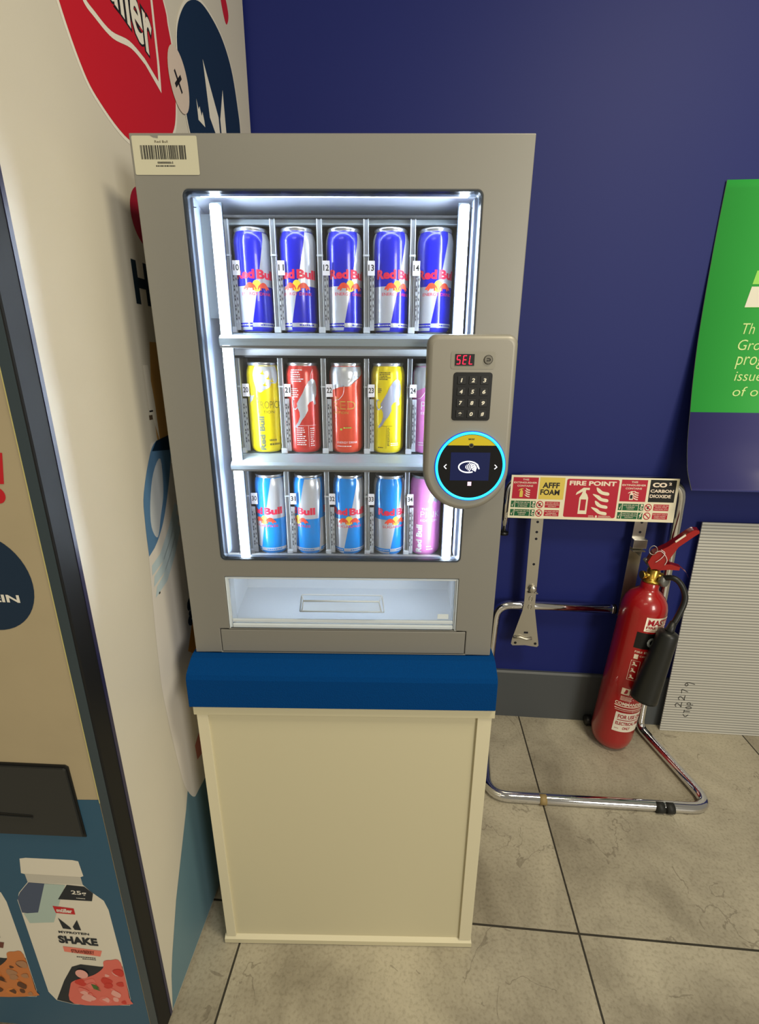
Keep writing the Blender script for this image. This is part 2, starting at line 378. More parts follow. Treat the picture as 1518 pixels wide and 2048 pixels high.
# the rack stands 2 cm deeper and 3 % larger, scaled about the camera position
KR = 1.0283
RKT = Matrix.Translation((-0.00216-0.2745*(KR-1)+0.0, 0.0215, -1.2716*(KR-1))) @ Matrix.Scale(KR, 4)  # centred on the camera position, so the rack's outline in view is unchanged
ROWS = [1.3120, 1.1213, 0.9364]
def rack(b): b.bm.transform(RKT); return b
DIVX = [0.1120+0.0695*i for i in range(6)]
spring_m = clear('spring_clear', (.85, .9, .95), .5, .2, (.75, .8, .85))
for ri, zb in enumerate(ROWS):
    top = zb+0.1625 if ri == 0 else zb+0.158
    b = MB()
    b.box(0.1085, 0.4625, 0.027, 0.36, zb-0.006, zb-0.0004, rail_m)
    xl, xr = 0.0940, 0.4790
    rack(b)
    if ri == 0: prof = [(0.05, 1.3122), (0.015, 1.3075), (0.0095, 1.3030), (0.0090, 1.2975), (0.0100, 1.2925), (0.05, 1.2905)]
    elif ri == 1: prof = [(0.05, 1.1160), (0.016, 1.1085), (0.0100, 1.1040), (0.0090, 1.1010), (0.0100, 1.0975), (0.05, 1.0955)]
    else: prof = [(0.05, 0.9255), (0.044, 0.9220), (0.044, 0.9150), (0.05, 0.9150)]
    b.prism(prof, 'x', xl, xr, rail_m)
    if ri < 2:
        zl = prof[-2][1]; b.prism([(0.0110, zl-.0002), (0.0110, zl-0.0035), (0.05, zl-0.0040), (0.05, zl-0.0022)], 'x', xl, xr, silver_dark)
    o = b.build('shelf', VM)
    c = MB(); c.box(0.1050, 0.4650, 0.094, 0.097, zb, top-0.002, lane_shade); c.box(0.1050, 0.4650, 0.030, 0.094, top-0.004, top-0.001, lane_shade)  # dark sheets painting in the unlit depth behind and above the cans
    rack(c).build('lane_shade_panel', o)
    c = MB()
    if ri == 0: c.box(0.1010, 0.4690, 0.040, 0.050, top-0.011, top+0.002, rail_m, 0.001)
    elif ri == 1: c.box(0.1040, 0.4660, 0.034, 0.050, zb+0.1540, zb+0.1680, mat('rail_shade_lift', (224, 232, 236), .35), 0.001)  # paler copy of the rail colour, makes up for shade under the lip
    else: c.box(0.1060, 0.4640, 0.040, 0.050, top-0.003, top+0.010, rail_m, 0.001)
    rack(c).build('top_rail', o)
    for di, x in enumerate(DIVX):
        c = MB(); c.box(x-0.0008, x+0.0008, 0.036, 0.092, zb, top-0.005, acr_m)
        c.box(x-0.0046, x-0.0030, 0.031, 0.036, zb, top-0.005, acr_edge, 0.0004); c.box(x+0.0022, x+0.0036, 0.031, 0.036, zb, top-0.005, acr_edge, 0.0004)
        c.box(x-0.0030, x+0.0022, 0.034, 0.0355, zb, top-0.005, acr_m)
        c.box(x-0.0052, x+0.0052, 0.028, 0.036, zb, zb+0.009, acr_edge, 0.001)
        c.box(x-0.005, x+0.0042, 0.0300, 0.036, zb+0.1080, zb+0.1105, acr_edge)
        if di < 5:
            for q in range(15):        # the row of short moulded ribs beside each lane
                zq = zb+0.014+q*0.0046
                c.box(x+0.0060, x+0.0070, 0.0285, 0.0300, zq, zq+0.0032, black if q % 3 else acr_edge)
                c.box(x+0.0098, x+0.0106, 0.0285, 0.0300, zq+0.001, zq+0.0042, black if q % 2 else acr_edge)
            c.box(x+0.0046, x+0.0118, 0.0301, 0.0310, zb+0.004, zb+0.090, spring_m)
        rack(c).build('lane_divider', o)
    for i in range(5):
        xc = 0.1243+0.0678*i; zc = zb+0.0915 if ri == 0 else (zb+0.1035 if ri == 1 else zb+0.1055)
        c = MB(); c.box(xc-0.0054, xc+0.0054, 0.0268, 0.0275, zc-0.0100, zc+0.0100, tag_white)
        c.text(str((ri+1)*10+i), (xc-0.0042, xc+0.0042, zc-0.0038, zc+0.0048), ink, lambda u, v, h: (u, 0.0268-h, v), 0.0002, 0.02)
        rack(c).build('number_label', o)

# ------------------------------------------------------------------ dispensing tray, flap, kick plate
tray_m = mat('tray_white', (210, 218, 226), 0.35, coat=0.3)
b = MB(); TX0, TX1, TZ0, TZ1 = 0.068, 0.4832, 0.8005, 0.9045
b.box(TX0-0.003, TX0, 0.0345, 0.16, TZ0, TZ1, tray_m); b.box(TX1, TX1+0.003, 0.0345, 0.16, TZ0, TZ1, tray_m)
b.prism([(0.0345, TZ0-0.004), (0.0345, TZ0), (0.125, TZ0+0.020), (0.130, TZ0+0.042), (0.150, TZ0+0.050), (0.155, TZ1), (0.158, TZ1), (0.158, TZ0-0.004)], 'x', TX0, TX1, tray_m)
b.box(TX0, TX1, 0.0345, 0.16, TZ1, TZ1+0.003, tray_m)
b.box(TX0+0.018, TX0+0.024, 0.10, 0.13, TZ0+0.05, TZ1-0.004, tray_m, 0.002); b.box(TX1-0.024, TX1-0.018, 0.10, 0.13, TZ0+0.05, TZ1-0.004, tray_m, 0.002)
b.build('delivery_tray', VM)
b = MB(); b.box(TX0+0.03, TX1-0.03, 0.036, 0.046, TZ1-0.005, TZ1-0.001, mat('tray_fill_glow', (255, 255, 255), .5, emit=(222, 238, 255), es=14.0)); b.build('tray_fill_strip', VM)  # added glowing strip tucked above the opening, stands in for light down the chute
# flap: thin clear sheet in a frame, with a raised grip
b = MB(); b.box(TX0+0.0035, TX1-0.0035, 0.0040, 0.0055, TZ0+0.0160, TZ1-0.0015, flap_m)
fr_m = mat('flap_frame', (214, 224, 232), .25, coat=.5)
b.box(TX0+0.001, TX0+0.0055, 0.0020, 0.030, TZ0+0.001, TZ1-0.001, acr_edge, .0008); b.box(TX1-0.0055, TX1-0.001, 0.0020, 0.030, TZ0+0.001, TZ1-0.001, acr_edge, .0008)
b.box(TX0+0.001, TX0+0.0022, -0.001, 0.003, TZ0+0.001, TZ1-0.001, fr_m); b.box(TX1-0.0022, TX1-0.001, -0.001, 0.003, TZ0+0.001, TZ1-0.001, fr_m)
b.box(TX0+0.002, TX1-0.002, 0.001, 0.0055, TZ1-0.0040, TZ1-0.001, acr_edge); b.box(TX0+0.006, TX1-0.006, 0.001, 0.006, TZ0+0.0125, TZ0+0.0185, acr_edge, .001)
b.box(TX0+0.006, TX1-0.006, -0.001, 0.010, TZ0+0.002, TZ0+0.0100, acr_edge, .002)
b.box(TX1-0.034, TX1-0.014, 0.0036, 0.0040, TZ0+0.022, TZ0+0.032, fr_m)
fl = b.build('delivery_flap', VM)
b = MB()
lo = [(0.1985, 0.8350), (0.3520, 0.8350), (0.3480, 0.8690), (0.2030, 0.8690)]; li = [(0.2030, 0.8400), (0.3475, 0.8400), (0.3430, 0.8610), (0.2075, 0.8610)]
for L, y, r in ((lo, 0.0036, .0011), (li, -0.0045, .0010), ([li[3], li[2]], -0.0045, .0016)):
    P = [(x, y, z) for x, z in L]
    b.tube(fillet(P+[P[0]], .004) if len(P) > 2 else P, r, acr_edge, 8)
for A, B in zip(lo, li): b.tube([(A[0], 0.0036, A[1]), (B[0], -0.0045, B[1])], .0008, acr_edge, 6)
b.flat([li], acr_m, lambda u, v, h: (u, -0.0045, v)); b.build('flap_grip', fl)
b = MB(); b.box(0.0507, 0.5015, -0.0005, 0.030, 0.7520, 0.7978, silver, 0.0012); b.build('kick_plate', VM)
b = MB(); b.box(0.0475, 0.505, 0.0302, 0.034, 0.749, 0.7995, black); b.build('kick_plate_recess', VM)
# bar-code sticker
b = MB(); L = rrect(0.0034, 0.0923, 1.5140, 1.5594, 0.002); b.flat([L], mat('sticker_cream', (200, 196, 172), .5), face_fr, 0.0006)
b.flat([[(0.0285, 1.5596), (0.0400, 1.5596), (0.0396, 1.5565), (0.0340, 1.5570)]], silver, face_fr, 0.0008)
x = 0.0139; rs = random.Random(3)
while x < 0.0750:
    wd = rs.choice((0.0005, 0.0006, 0.0011, 0.0016)); b.flat([rect(x, x+wd, 1.5322, 1.5484)], ink, face_fr, 0.0008); x += wd+rs.choice((0.0005, 0.0006, 0.0008, 0.0014))
b.text('Red Bull', (0.0345, 0.0525, 1.5512, 1.5540), mat('ink_brown', (100, 90, 70), .6), face_fr, 0.0008, 0.01)
b.text('0000000000-5', (0.0355, 0.0570, 1.5270, 1.5296), ink, face_fr, 0.0008, 0.03)
rs = random.Random(9); x = 0.0330
while x < 0.0590:                       # tiny illegible line of print
    l = rs.uniform(.0010, .0028); b.flat([rect(x, x+l, 1.5237, 1.5252)], ink, face_fr, 0.0008); x += l+.0007
b.build('barcode_sticker', VM)

# ------------------------------------------------------------------ payment terminal on the front
body_m = mat('terminal_silver', (150, 146, 136), 0.45, 0.25)
def head_outline(ins):
    x0, x1, zt = 0.4108+ins, 0.5418-ins, 1.3085-ins; r = 0.014-ins*0.5; cx, cz, R = 0.4772, 1.1110, 0.0665-ins
    L = [(x1-r+r*math.cos(a), zt-r+r*math.sin(a)) for a in [PI/2*i/8 for i in range(9)]]
    L += [(x0+r+r*math.cos(a), zt-r+r*math.sin(a)) for a in [PI/2+PI/2*i/8 for i in range(9)]]
    L += [(cx+R*math.cos(a), cz+R*math.sin(a)) for a in [PI+PI*i/28 for i in range(29)]]
    return L
b = MB(); bm = bmesh.new(); loops = []
for y, ins in ((0.0, 0.004), (-0.004, 0.0015), (-0.030, 0.0), (-0.0365, 0.0012), (-0.0395, 0.0040), (-0.0405, 0.0080)):
    loops.append([bm.verts.new((x, y, z)) for x, z in head_outline(ins)])
n = len(loops[0])
for A, B in zip(loops, loops[1:]):
    for k in range(n):
        f = bm.faces.new((A[k], B[k], B[(k+1) % n], A[(k+1) % n])); f.smooth = True
bm.faces.new(loops[-1]); bmesh.ops.recalc_face_normals(bm, faces=bm.faces[:]); b.merge(bm, body_m)
YT = 0.0405
def tf(u, v, h): return (u, -YT-h, v)
b.flat([rrect(0.4450, 0.5092, 1.2606, 1.2848, 0.0035)], mat('terminal_inset', (146, 142, 130), .4, .2), tf, 0.0004)
PT = b.build('payment_terminal', VM)
b = MB(); b.box(0.4512, 0.4789, -YT-0.0012, -YT, 1.2652, 1.2812, black)
red_led = mat('red_led', (255, 20, 50), .5, emit=(255, 16, 60), es=2.2)
def seg(cx, cz, w_, h_, on, bb):
    t = 0.0011; sl = 0.10
    S = {'a': (cx-w_/2+t*.7, cz+h_/2-t, cx+w_/2-t*.7, cz+h_/2), 'g': (cx-w_/2+t*.7, cz-t/2, cx+w_/2-t*.7, cz+t/2), 'd': (cx-w_/2+t*.7, cz-h_/2, cx+w_/2-t*.7, cz-h_/2+t),
         'f': (cx-w_/2, cz+t*.4, cx-w_/2+t, cz+h_/2-t*.5), 'b': (cx+w_/2-t, cz+t*.4, cx+w_/2, cz+h_/2-t*.5),
         'e': (cx-w_/2, cz-h_/2+t*.5, cx-w_/2+t, cz-t*.4), 'c': (cx+w_/2-t, cz-h_/2+t*.5, cx+w_/2, cz-t*.4)}
    for k in on:
        x0, z0, x1, z1 = S[k]
        bb.flat([[(x+(z-cz)*sl, z) for x, z in rect(x0, x1, z0, z1)]], red_led, tf, 0.0016)
seg(0.4560, 1.2732, .0058, .0126, 'afgcd', b); seg(0.4650, 1.2732, .0058, .0126, 'afged', b); seg(0.4742, 1.2732, .0058, .0126, 'fed', b)
b.build('segment_display', PT)
b = MB(); b.prism(circle(0.4990, 1.2736, 0.0062, 28), 'y', -YT, -YT-0.0018, mat('button_grey', (118, 114, 104), .35, .4), 0.0006)
arr = [(0.4968, 1.2752), (0.4998, 1.2752), (0.5012, 1.2744), (0.5016, 1.2732), (0.5008, 1.2722), (0.4972, 1.2722)]
b.tube([(x, -YT-0.0019, z) for x, z in smooth_loop(arr, 4, False)], 0.0006, ink, 6); b.flat([[(0.4962, 1.2722), (0.4978, 1.2712), (0.4978, 1.2732)]], ink, tf, 0.0024)
ring = [(x, -YT-0.0016, z) for x, z in circle(0.4990, 1.2736, 0.0060, 28)]; b.tube(ring+[ring[0]], .0004, ink, 6)
b.build('return_button', PT)
b = MB(); b.prism(rrect(0.4502, 0.5068, 1.1865, 1.2560, 0.0045), 'y', -YT, -YT-0.0012, black, 0.0004)
for i, t in enumerate('123456789*0#'):
    cx = 0.4622+(i % 3)*0.0167; cz = 1.2448-(i//3)*0.0162
    b.box(cx-0.0062, cx+0.0062, -YT-0.0018, -YT-0.001, cz-0.0058, cz+0.0058, mat('key_black', (22, 22, 24), .45), 0.0006)
    b.text(t, (cx-0.0024, cx+0.0024, cz-0.0029, cz+0.0029) if t != '1' else (cx-0.0016, cx+0.0012, cz-0.0029, cz+0.0029), white_ink, tf, 0.0021, 0.035, 0.15)
b.build('keypad', PT)
RC = (0.4826, 1.1162); RR = 0.0500
b = MB(); b.prism(circle(*RC, RR, 64), 'y', -YT, -YT-0.0022, mat('reader_glass_black', (8, 9, 13), .12, coat=.6), 0.0004)
H = 0.0026
arc = circle(*RC, RR-0.0006, 30, a0=math.radians(42), a1=math.radians(138)); b.flat([arc], mat('reader_yellow', (214, 192, 20), .4), tf, H)
b.text('NAYAX', (0.4772, 0.4868, 1.1577, 1.1602), ink, tf, H+.0003, 0.04, 0.2)
b.flat([circle(0.4822, 1.1492, 0.0036, 20)], mat('camera_ring', (100, 96, 60), .3), tf, H+.0003); b.flat([circle(0.4822, 1.1492, 0.0024, 20)], black, tf, H+.0005)
scr = mat('screen_navy', (10, 16, 48), .25, emit=(14, 24, 66), es=0.7); glow = mat('screen_white', (250, 250, 255), .4, emit=(250, 250, 255), es=0.95)
b.flat([rect(0.4520, 0.5120, 1.0945, 1.1385)], scr, tf, H)
cx, cz = 0.4795, 1.1160
P = [(cx+0.0148*math.cos(a)*1.0, -YT-H-0.0006, cz+0.0086*math.sin(a)) for a in [math.radians(-62-i*8.2) for i in range(36)]]
P += [(cx+0.0135, -YT-H-0.0006, cz+0.0045), (cx+0.0168, -YT-H-0.0006, cz-0.0030)]
b.tube(smooth_loop(P, 3, False), 0.0010, glow, 6)
for i in range(4):
    r = 0.0030+i*0.0026
    P = [(cx-0.0065+r*math.cos(a), -YT-H-0.0006, cz+r*0.85*math.sin(a)) for a in [math.radians(-44+i_*11) for i_ in range(9)]]; b.tube(P, 0.0006, glow, 6)
for i in range(4): b.tube([(cx+0.004+i*0.0006, -YT-H-0.0006, cz+0.0050-i*0.0028), (cx+0.0095+i*.0003, -YT-H-0.0006, cz+0.0034-i*0.0030), (cx+0.0125-i*.0004, -YT-H-0.0006, cz-0.0020-i*0.0016)], 0.0009, glow, 6)
b.tube([(cx+0.0120, -YT-H-0.0006, cz+0.0052), (cx+0.0168, -YT-H-0.0006, cz-0.0030)], 0.0010, glow, 6)
for sx, x in ((-1, 0.4440), (1, 0.5218)):
    b.tube([(x-sx*0.0018, -YT-H, 1.1196), (x+sx*0.0018, -YT-H, 1.1162), (x-sx*0.0018, -YT-H, 1.1128)], 0.0008, glow, 6)
for k in range(3): b.flat([rect(0.4800, 0.4858, 1.0862+k*0.0022, 1.0880+k*0.0022)], mat('menu_pink', (250, 210, 240), .4, emit=(250, 205, 240), es=0.9), tf, H)
b.build('card_reader', PT)
b = MB(); ring = [(x, -YT-0.0018, z) for x, z in circle(*RC, 0.0518, 72)]; b.tube(ring+[ring[0]], 0.0019, mat('ring_light', (40, 200, 255), .4, emit=(30, 185, 255), es=2.0), 10, cap=False)
o = b.build('light_ring', PT); o['label'] = 'glowing cyan light ring'
b = MB(); bm = bmesh.new()
A = [bm.verts.new((x, -YT-0.0006, z)) for x, z in circle(*RC, 0.0532, 72)]; B = [bm.verts.new((x, -YT-0.0006, z)) for x, z in circle(*RC, 0.0548, 72)]
for k in range(72): bm.faces.new((A[k], A[(k+1) % 72], B[(k+1) % 72], B[k]))
bmesh.ops.recalc_face_normals(bm, faces=bm.faces[:]); b.merge(bm, mat('ring_surround_blue', (20, 60, 170), .3, emit=(10, 60, 220), es=.35)); b.build('ring_surround', PT)

# ------------------------------------------------------------------ cans
CR, CH = 0.0275, 0.147   # size before the rack's scaling about the camera position, applied when placed
PROF = [(0.0, 0.003), (0.017, 0.0015), (0.0205, 0.0), (0.0228, 0.002), (0.0262, 0.006), (0.0275, 0.011), (0.0275, 0.127), (0.0269, 0.133), (0.0252, 0.1385), (0.0240, 0.1415), (0.0240, 0.1425), (0.0249, 0.1440), (0.0248, 0.1462), (0.0238, 0.147), (0.0230, 0.1455), (0.0226, 0.1415), (0.0, 0.1415)]
def crad(v):
    P = [p for p in PROF[2:14]]
    for (r0, z0), (r1, z1) in zip(P, P[1:]):
        if z0 <= v <= z1 and z1 > z0: return r0+(r1-r0)*(v-z0)/(z1-z0)
    return CR
def can_fr(u, v, h):
    a = u/CR; r = crad(v)+h
    return (r*math.sin(a), -r*math.cos(a), v)
cblue = mat('can_blue', (18, 22, 190), 0.25, 0.15, coat=0.5); csilver = mat('can_silver', (206, 210, 216), 0.3, 0.4, coat=.3)
clight = mat('can_light_blue', (0, 138, 226), 0.25, 0.1, coat=0.5); cyellow = mat('can_yellow', (246, 222, 0), 0.3, 0.15, coat=0.4)
cred = mat('can_red', (214, 58, 48), 0.3, 0.2, coat=0.4); corange = mat('can_orange_red', (226, 76, 44), 0.3, 0.2, coat=0.4); cpink = mat('can_pink', (236, 140, 214), 0.35, 0.1, coat=0.3)
lred = mat('logo_red', (224, 22, 66), 0.4); lyel = mat('logo_yellow', (246, 214, 60), 0.4); lbull = mat('logo_bull_red', (226, 70, 40), 0.4)
gold = mat('print_gold', (190, 160, 60), .4); can_white = mat('can_white_print', (240, 240, 240), .4); olive = mat('print_olive', (112, 104, 10), .5); cinkn = mat('can_ink', (60, 56, 30), .5)
ST = 0.003
def lathe_can(b, body):
    def mf(q): return body if 3 <= q <= 8 else alu
    b.lathe(PROF, alu, n=48, mfun=mf)
BULL = [(0.0, 0.10), (0.10, 0.42), (0.22, 0.62), (0.34, 0.86), (0.46, 0.95), (0.62, 0.98), (0.80, 0.82), (0.95, 0.60), (1.05, 0.22), (0.98, 0.10), (0.92, 0.38), (0.84, 0.42), (0.86, 0.08), (0.76, 0.02), (0.74, 0.34), (0.60, 0.30), (0.44, 0.34), (0.36, 0.08), (0.26, 0.0), (0.28, 0.30), (0.16, 0.16), (0.06, 0.20)]
def twin_logo(b, uc, vc, wd, ht, h=0.0005):
    b.flat([circle(uc, vc, ht*0.40, 20, ht*0.50)], lyel, can_fr, h, ST)
    for sx in (-1, 1):   # two bulls meeting in front of the sun
        L = [(uc+sx*(0.50-x*0.46)*wd, vc-ht*0.42+y*ht*0.72) for x, y in BULL]
        if sx > 0: L = L[::-1]
        b.flat([L], lbull, can_fr, h+.0002, ST)
def bars(b, u0, u1, v0, v1, nl, m, h=0.0003, seed=1, fr=can_fr):
    r = random.Random(seed); dv = (v1-v0)/nl
    for i in range(nl):
        u = u0; v = v1-(i+.5)*dv; e = u0+(u1-u0)*r.uniform(.55, 1)
        while u < e:
            l = r.uniform(.0012, .004); b.flat([rect(u, min(u+l, u1), v-dv*.22, v+dv*.22)], m, fr, h, ST if fr is can_fr else None); u += l+.0007
def classic(col, sub, seed, wide=0.066, midv=0.0665):
    b = MB(); lathe_can(b, col)
    Q = PI*CR/2
    def div(v): return (v-0.062)*0.20
    for k in (0, 1):
        o_ = k*PI*CR
        b.flat([[(o_+div(midv), midv), (o_+Q-.004, midv), (o_+Q+.0045, .1405), (o_+div(.1405), .1405)]], csilver, can_fr, .0002, ST)
        b.flat([[(o_-Q-.004, .004), (o_+div(.004), .004), (o_+div(midv), midv), (o_-Q+.0, midv)]], csilver, can_fr, .0002, ST)
        b.text('Red', (o_-wide/2, o_-wide*.04, .0765, .0895), lred, can_fr, .0005, .045, step=ST)
        b.text('Bull', (o_+wide*.01, o_+wide/2, .0765, .0895), lred, can_fr, .0005, .045, step=ST)
        twin_logo(b, o_, .0668, .042, .0165)
        b.text(sub, (o_-.024, o_+.024, .0535, .0578), lred, can_fr, .0004, .0, step=ST)
        b.flat([rect(o_+div(.012), o_+Q-.004, .0085, .0145)], csilver, can_fr, .0003, ST); b.flat([rect(o_-Q, o_+div(.012), .0085, .0145)], col, can_fr, .0003, ST)
        bars(b, o_+.002, o_+Q-.006, .0095, .0135, 1, col, .0005, seed); bars(b, o_-Q+.003, o_-.004, .0095, .0135, 1, csilver, .0005, seed+1)
    return b
def vert_logo(b, u0, u1, v0, v1, m): b.text('Red Bull', (u0, u1, v0, v1), m, can_fr, .0005, .045, step=ST, rot=1)
def turn(b): pass
BIG = [(-.001, .100), (.003, .109), (.009, .118), (.015, .122), (.021, .119), (.024, .108), (.023, .096), (.020, .090), (.022, .082), (.018, .080), (.016, .087), (.010, .085), (.006, .080), (.0065, .072), (.001, .062), (-.004, .056), (-.008, .049), (-.0125, .0445), (-.0160, .0440), (-.0145, .048), (-.0105, .053), (-.0070, .062), (-.0075, .069), (-.0105, .076), (-.0115, .083), (-.0065, .091)]
TAIL = [(-.0095, .079), (-.0140, .0735), (-.0180, .0765), (-.0192, .084), (-.0175, .089), (-.0145, .0885)]
def splash_top(b, lo, hi=.1405, u0=-.030, u1=.030, seed=0, jag=.010):
    r = random.Random(seed); L = [(u0, hi)]; L2 = []
    k = 12
    for i in range(k+1):
        t = i/k; u = u0+(u1-u0)*t; L2.append((u, lo + (r.uniform(-jag, jag) if 0 < i < k else 0)))
    b.flat([[(u0, hi)]+L2+[(u1, hi)]], csilver, can_fr, .0003, ST)
def edition(kind):
    if kind == 'yellow_front':
        b = MB(); lathe_can(b, cyellow)
        L = smooth_loop([(-.016, .1405), (-.018, .125), (-.014, .108), (-.008, .100), (.000, .104), (.008, .108), (.012, .114), (.020, .114), (.024, .122), (.024, .1405)], 4, False)
        b.flat([L], csilver, can_fr, .0003, ST)
        b.flat([[(-.030, .098), (-.024, .094), (-.018, .096), (-.022, .088), (-.030, .082)]], csilver, can_fr, .0003, ST)
        for sx in ((0., .112), (.006, .122), (-.003, .130), (.012, .118)):
            b.flat([[(sx[0]-.003, sx[1]), (sx[0], sx[1]+.001), (sx[0]+.002, sx[1]+.005), (sx[0]+.002, sx[1]), (sx[0]+.005, sx[1]-.002), (sx[0], sx[1]-.002)]], cyellow, can_fr, .0005, ST)
        b.text('THE', (-.017, -.007, .0885, .0920), olive, can_fr, .0004, .0, step=ST)
        b.text('TROPICAL', (-.015, .034, .0745, .0860), olive, can_fr, .0004, -.01, step=ST)
        b.text('EDITION', (-.016, .014, .0665, .0710), olive, can_fr, .0004, .0, step=ST)
        vert_logo(b, -.0125, -.0035, .006, .062, mat('can_grey_print', (104, 112, 80), .4)); bars(b, .003, .022, .012, .026, 2, olive, .0004, 4)
    elif kind == 'red_back':
        b = MB(); lathe_can(b, cred)
        b.flat([BIG], csilver, can_fr, .0004, ST); b.tube([can_fr(u, v, .0003) for u, v in smooth_loop(TAIL, 5, False)], .0008, csilver, 6); bars(b, -.021, .004, .116, .137, 6, can_white, .0003, 5); bars(b, -.021, -.008, .092, .108, 5, can_white, .0003, 6)
        b.flat([rect(-.015, .020, .0470, .0475), rect(.006, .0064, .012, .0475)], can_white, can_fr, .0004, ST); bars(b, -.014, .003, .014, .045, 9, can_white, .0004, 8); bars(b, .009, .016, .012, .044, 9, can_white, .0004, 9)
        P = smooth_loop([(.012, .118), (.013, .128), (.018, .136)], 5, False); b.tube([can_fr(u, v, .0005) for u, v in P], .0004, can_white, 5)
    elif kind == 'red_front':
        b = MB(); lathe_can(b, corange)
        L = [(-.034, .1405), (-.030, .103), (-.018, .107), (-.012, .109), (-.010, .116), (-.006, .114), (-.004, .110), (.004, .110), (.010, .118), (.002, .116), (.000, .121), (.012, .128), (.020, .136), (.030, .129), (.034, .1405)]
        b.flat([L], csilver, can_fr, .0003, ST)
        P = smooth_loop([(-.004, .110), (-.006, .098), (-.013, .090), (-.018, .089)], 5, False); b.tube([can_fr(u, v, .0004) for u, v in P], .0004, can_white, 5)
        b.text('THE', (-.024, -.014, .0895, .0930), gold, can_fr, .0004, 0, step=ST)
        b.text('RED', (-.024, .014, .0740, .0870), gold, can_fr, .0004, .0, step=ST); b.text('RED', (-.0225, .0125, .0755, .0855), corange, can_fr, .0006, -.02, step=ST)
        b.text('EDITION', (-.024, .002, .0665, .0705), gold, can_fr, .0004, 0, step=ST)
        bars(b, -.006, .014, .042, .046, 1, mat('print_lime', (150, 200, 70), .5), .0004, 3); b.flat([circle(-.010, .0415, .0018, 12)], mat('print_lime', (150, 200, 70), .5), can_fr, .0005, ST)
        b.text('ENERGY DRINK', (-.018, .018, .0180, .0215), can_white, can_fr, .0004, .0, step=ST); bars(b, -.018, .018, .0120, .0150, 1, can_white, .0004, 4)
    elif kind == 'yellow_back':
        b = MB(); lathe_can(b, cyellow)
        b.flat([[(u*1.0, v) for u, v in BIG]], mat('can_lilac_silver', (186, 192, 214), .3, .5), can_fr, .0004, ST)
        b.tube([can_fr(u, v, .0003) for u, v in smooth_loop(TAIL, 5, False)], .0008, mat('can_lilac_silver', (186, 192, 214), .3, .5), 6); bars(b, -.014, .004, .120, .133, 5, cinkn, .0003, 15); bars(b, -.016, -.010, .100, .108, 3, cinkn, .0003, 16)
        b.flat([rect(-.010, .008, .0470, .0475), rect(-.002, -.0016, .010, .0475)], cinkn, can_fr, .0004, ST); bars(b, .0, .004, .014, .045, 14, cinkn, .0004, 18)
        bars(b, .006, .020, .014, .020, 2, can_white, .0004, 19); bars(b, -.016, -.006, .010, .013, 1, cinkn, .0004, 12)
    else:
        b = MB(); lathe_can(b, cpink)
        if kind == 'pink_front':
            L = [(-.034, .1405), (-.030, .104), (-.020, .104), (-.010, .108), (-.008, .118), (-.006, .112), (.002, .118), (.012, .122), (.030, .120), (.034, .1405)]
            b.flat([L], csilver, can_fr, .0003, ST)
            P = smooth_loop([(-.004, .112), (-.006, .102), (-.013, .093), (-.018, .091)], 5, False); b.tube([can_fr(u, v, .0004) for u, v in P], .0004, can_white, 5)
            b.text('PINK', (-.012, .024, .0740, .0870), can_white, can_fr, .0004, -.01, step=ST); b.text('EDITION', (-.012, .020, .0665, .0705), can_white, can_fr, .0004, 0, step=ST)
            bars(b, -.016, .016, .014, .022, 2, can_white, .0004, 4)
        else:
            b.flat([[(.004, .103), (.010, .098), (.014, .104), (.022, .100), (.028, .116), (.030, .1405), (.022, .1405), (.012, .120)]], csilver, can_fr, .0003, ST)
            b.text('THE', (-.007, .006, .0875, .0915), can_white, can_fr, .0004, .02, step=ST)
            b.text('PINK', (-.008, .028, .0740, .0850), can_white, can_fr, .0004, -.01, step=ST); b.text('EDITION', (-.008, .024, .0665, .0705), can_white, can_fr, .0004, 0, step=ST)
            vert_logo(b, -.0150, -.0040, .008, .060, can_white)
            bars(b, .004, .018, .012, .022, 2, can_white, .0004, 4)
    return b
def place(o, x, zb, rot, label, group=None):
    o.location = RKT @ Vector((x, 0.052, zb)); o.scale = (KR,)*3; o.rotation_euler = (0, 0, rot); tag(o, label, 'drink can', group); return o
o0 = classic(cblue, 'ENERGY DRINK', 1).build('drink_can')
spec = [(0.1436, 0.38, 10, 'blue and silver energy drink can behind the 10 label, far left of top shelf'),
        (0.2141, 0.03, 11, 'blue and silver energy drink can behind the 11 label, turned to show Bull fully'),
        (0.2853, 0.40, 12, 'blue and silver energy drink can behind the 12 label, middle of top shelf'),
        (0.3570, 0.39, 13, 'blue and silver energy drink can behind the 13 label, fourth on top shelf'),
        (0.4248, 0.16, 14, 'blue and silver energy drink can behind the 14 label, right end of top shelf')]
for i, (x, r, _, lb) in enumerate(spec):
    o = o0 if i == 0 else o0.copy()
    if i: sc.collection.objects.link(o)
    place(o, x, ROWS[0], r, lb, 'blue and silver cans on the top shelf')
for kind, x, r, lb in (('yellow_front', .1485, .25, 'yellow tropical edition can behind the 20 label, with upright lettering'),
                       ('red_back', .2136, .16, 'red can behind the 21 label showing a large silver bull'),
                       ('red_front', .2854, .10, 'orange-red can with silver top behind the 22 label'),
                       ('yellow_back', .3544, 0, 'yellow can behind the 23 label showing a pale bull silhouette'),
                       ('pink_front', .4235, -.1, 'pink can with silver top on middle shelf, half hidden by the card terminal')):
    place(edition(kind).build('drink_can'), x, ROWS[1], r, lb, 'coloured cans on the middle shelf')
o0 = classic(clight, 'SUGARFREE', 11, midv=.069).build('drink_can')
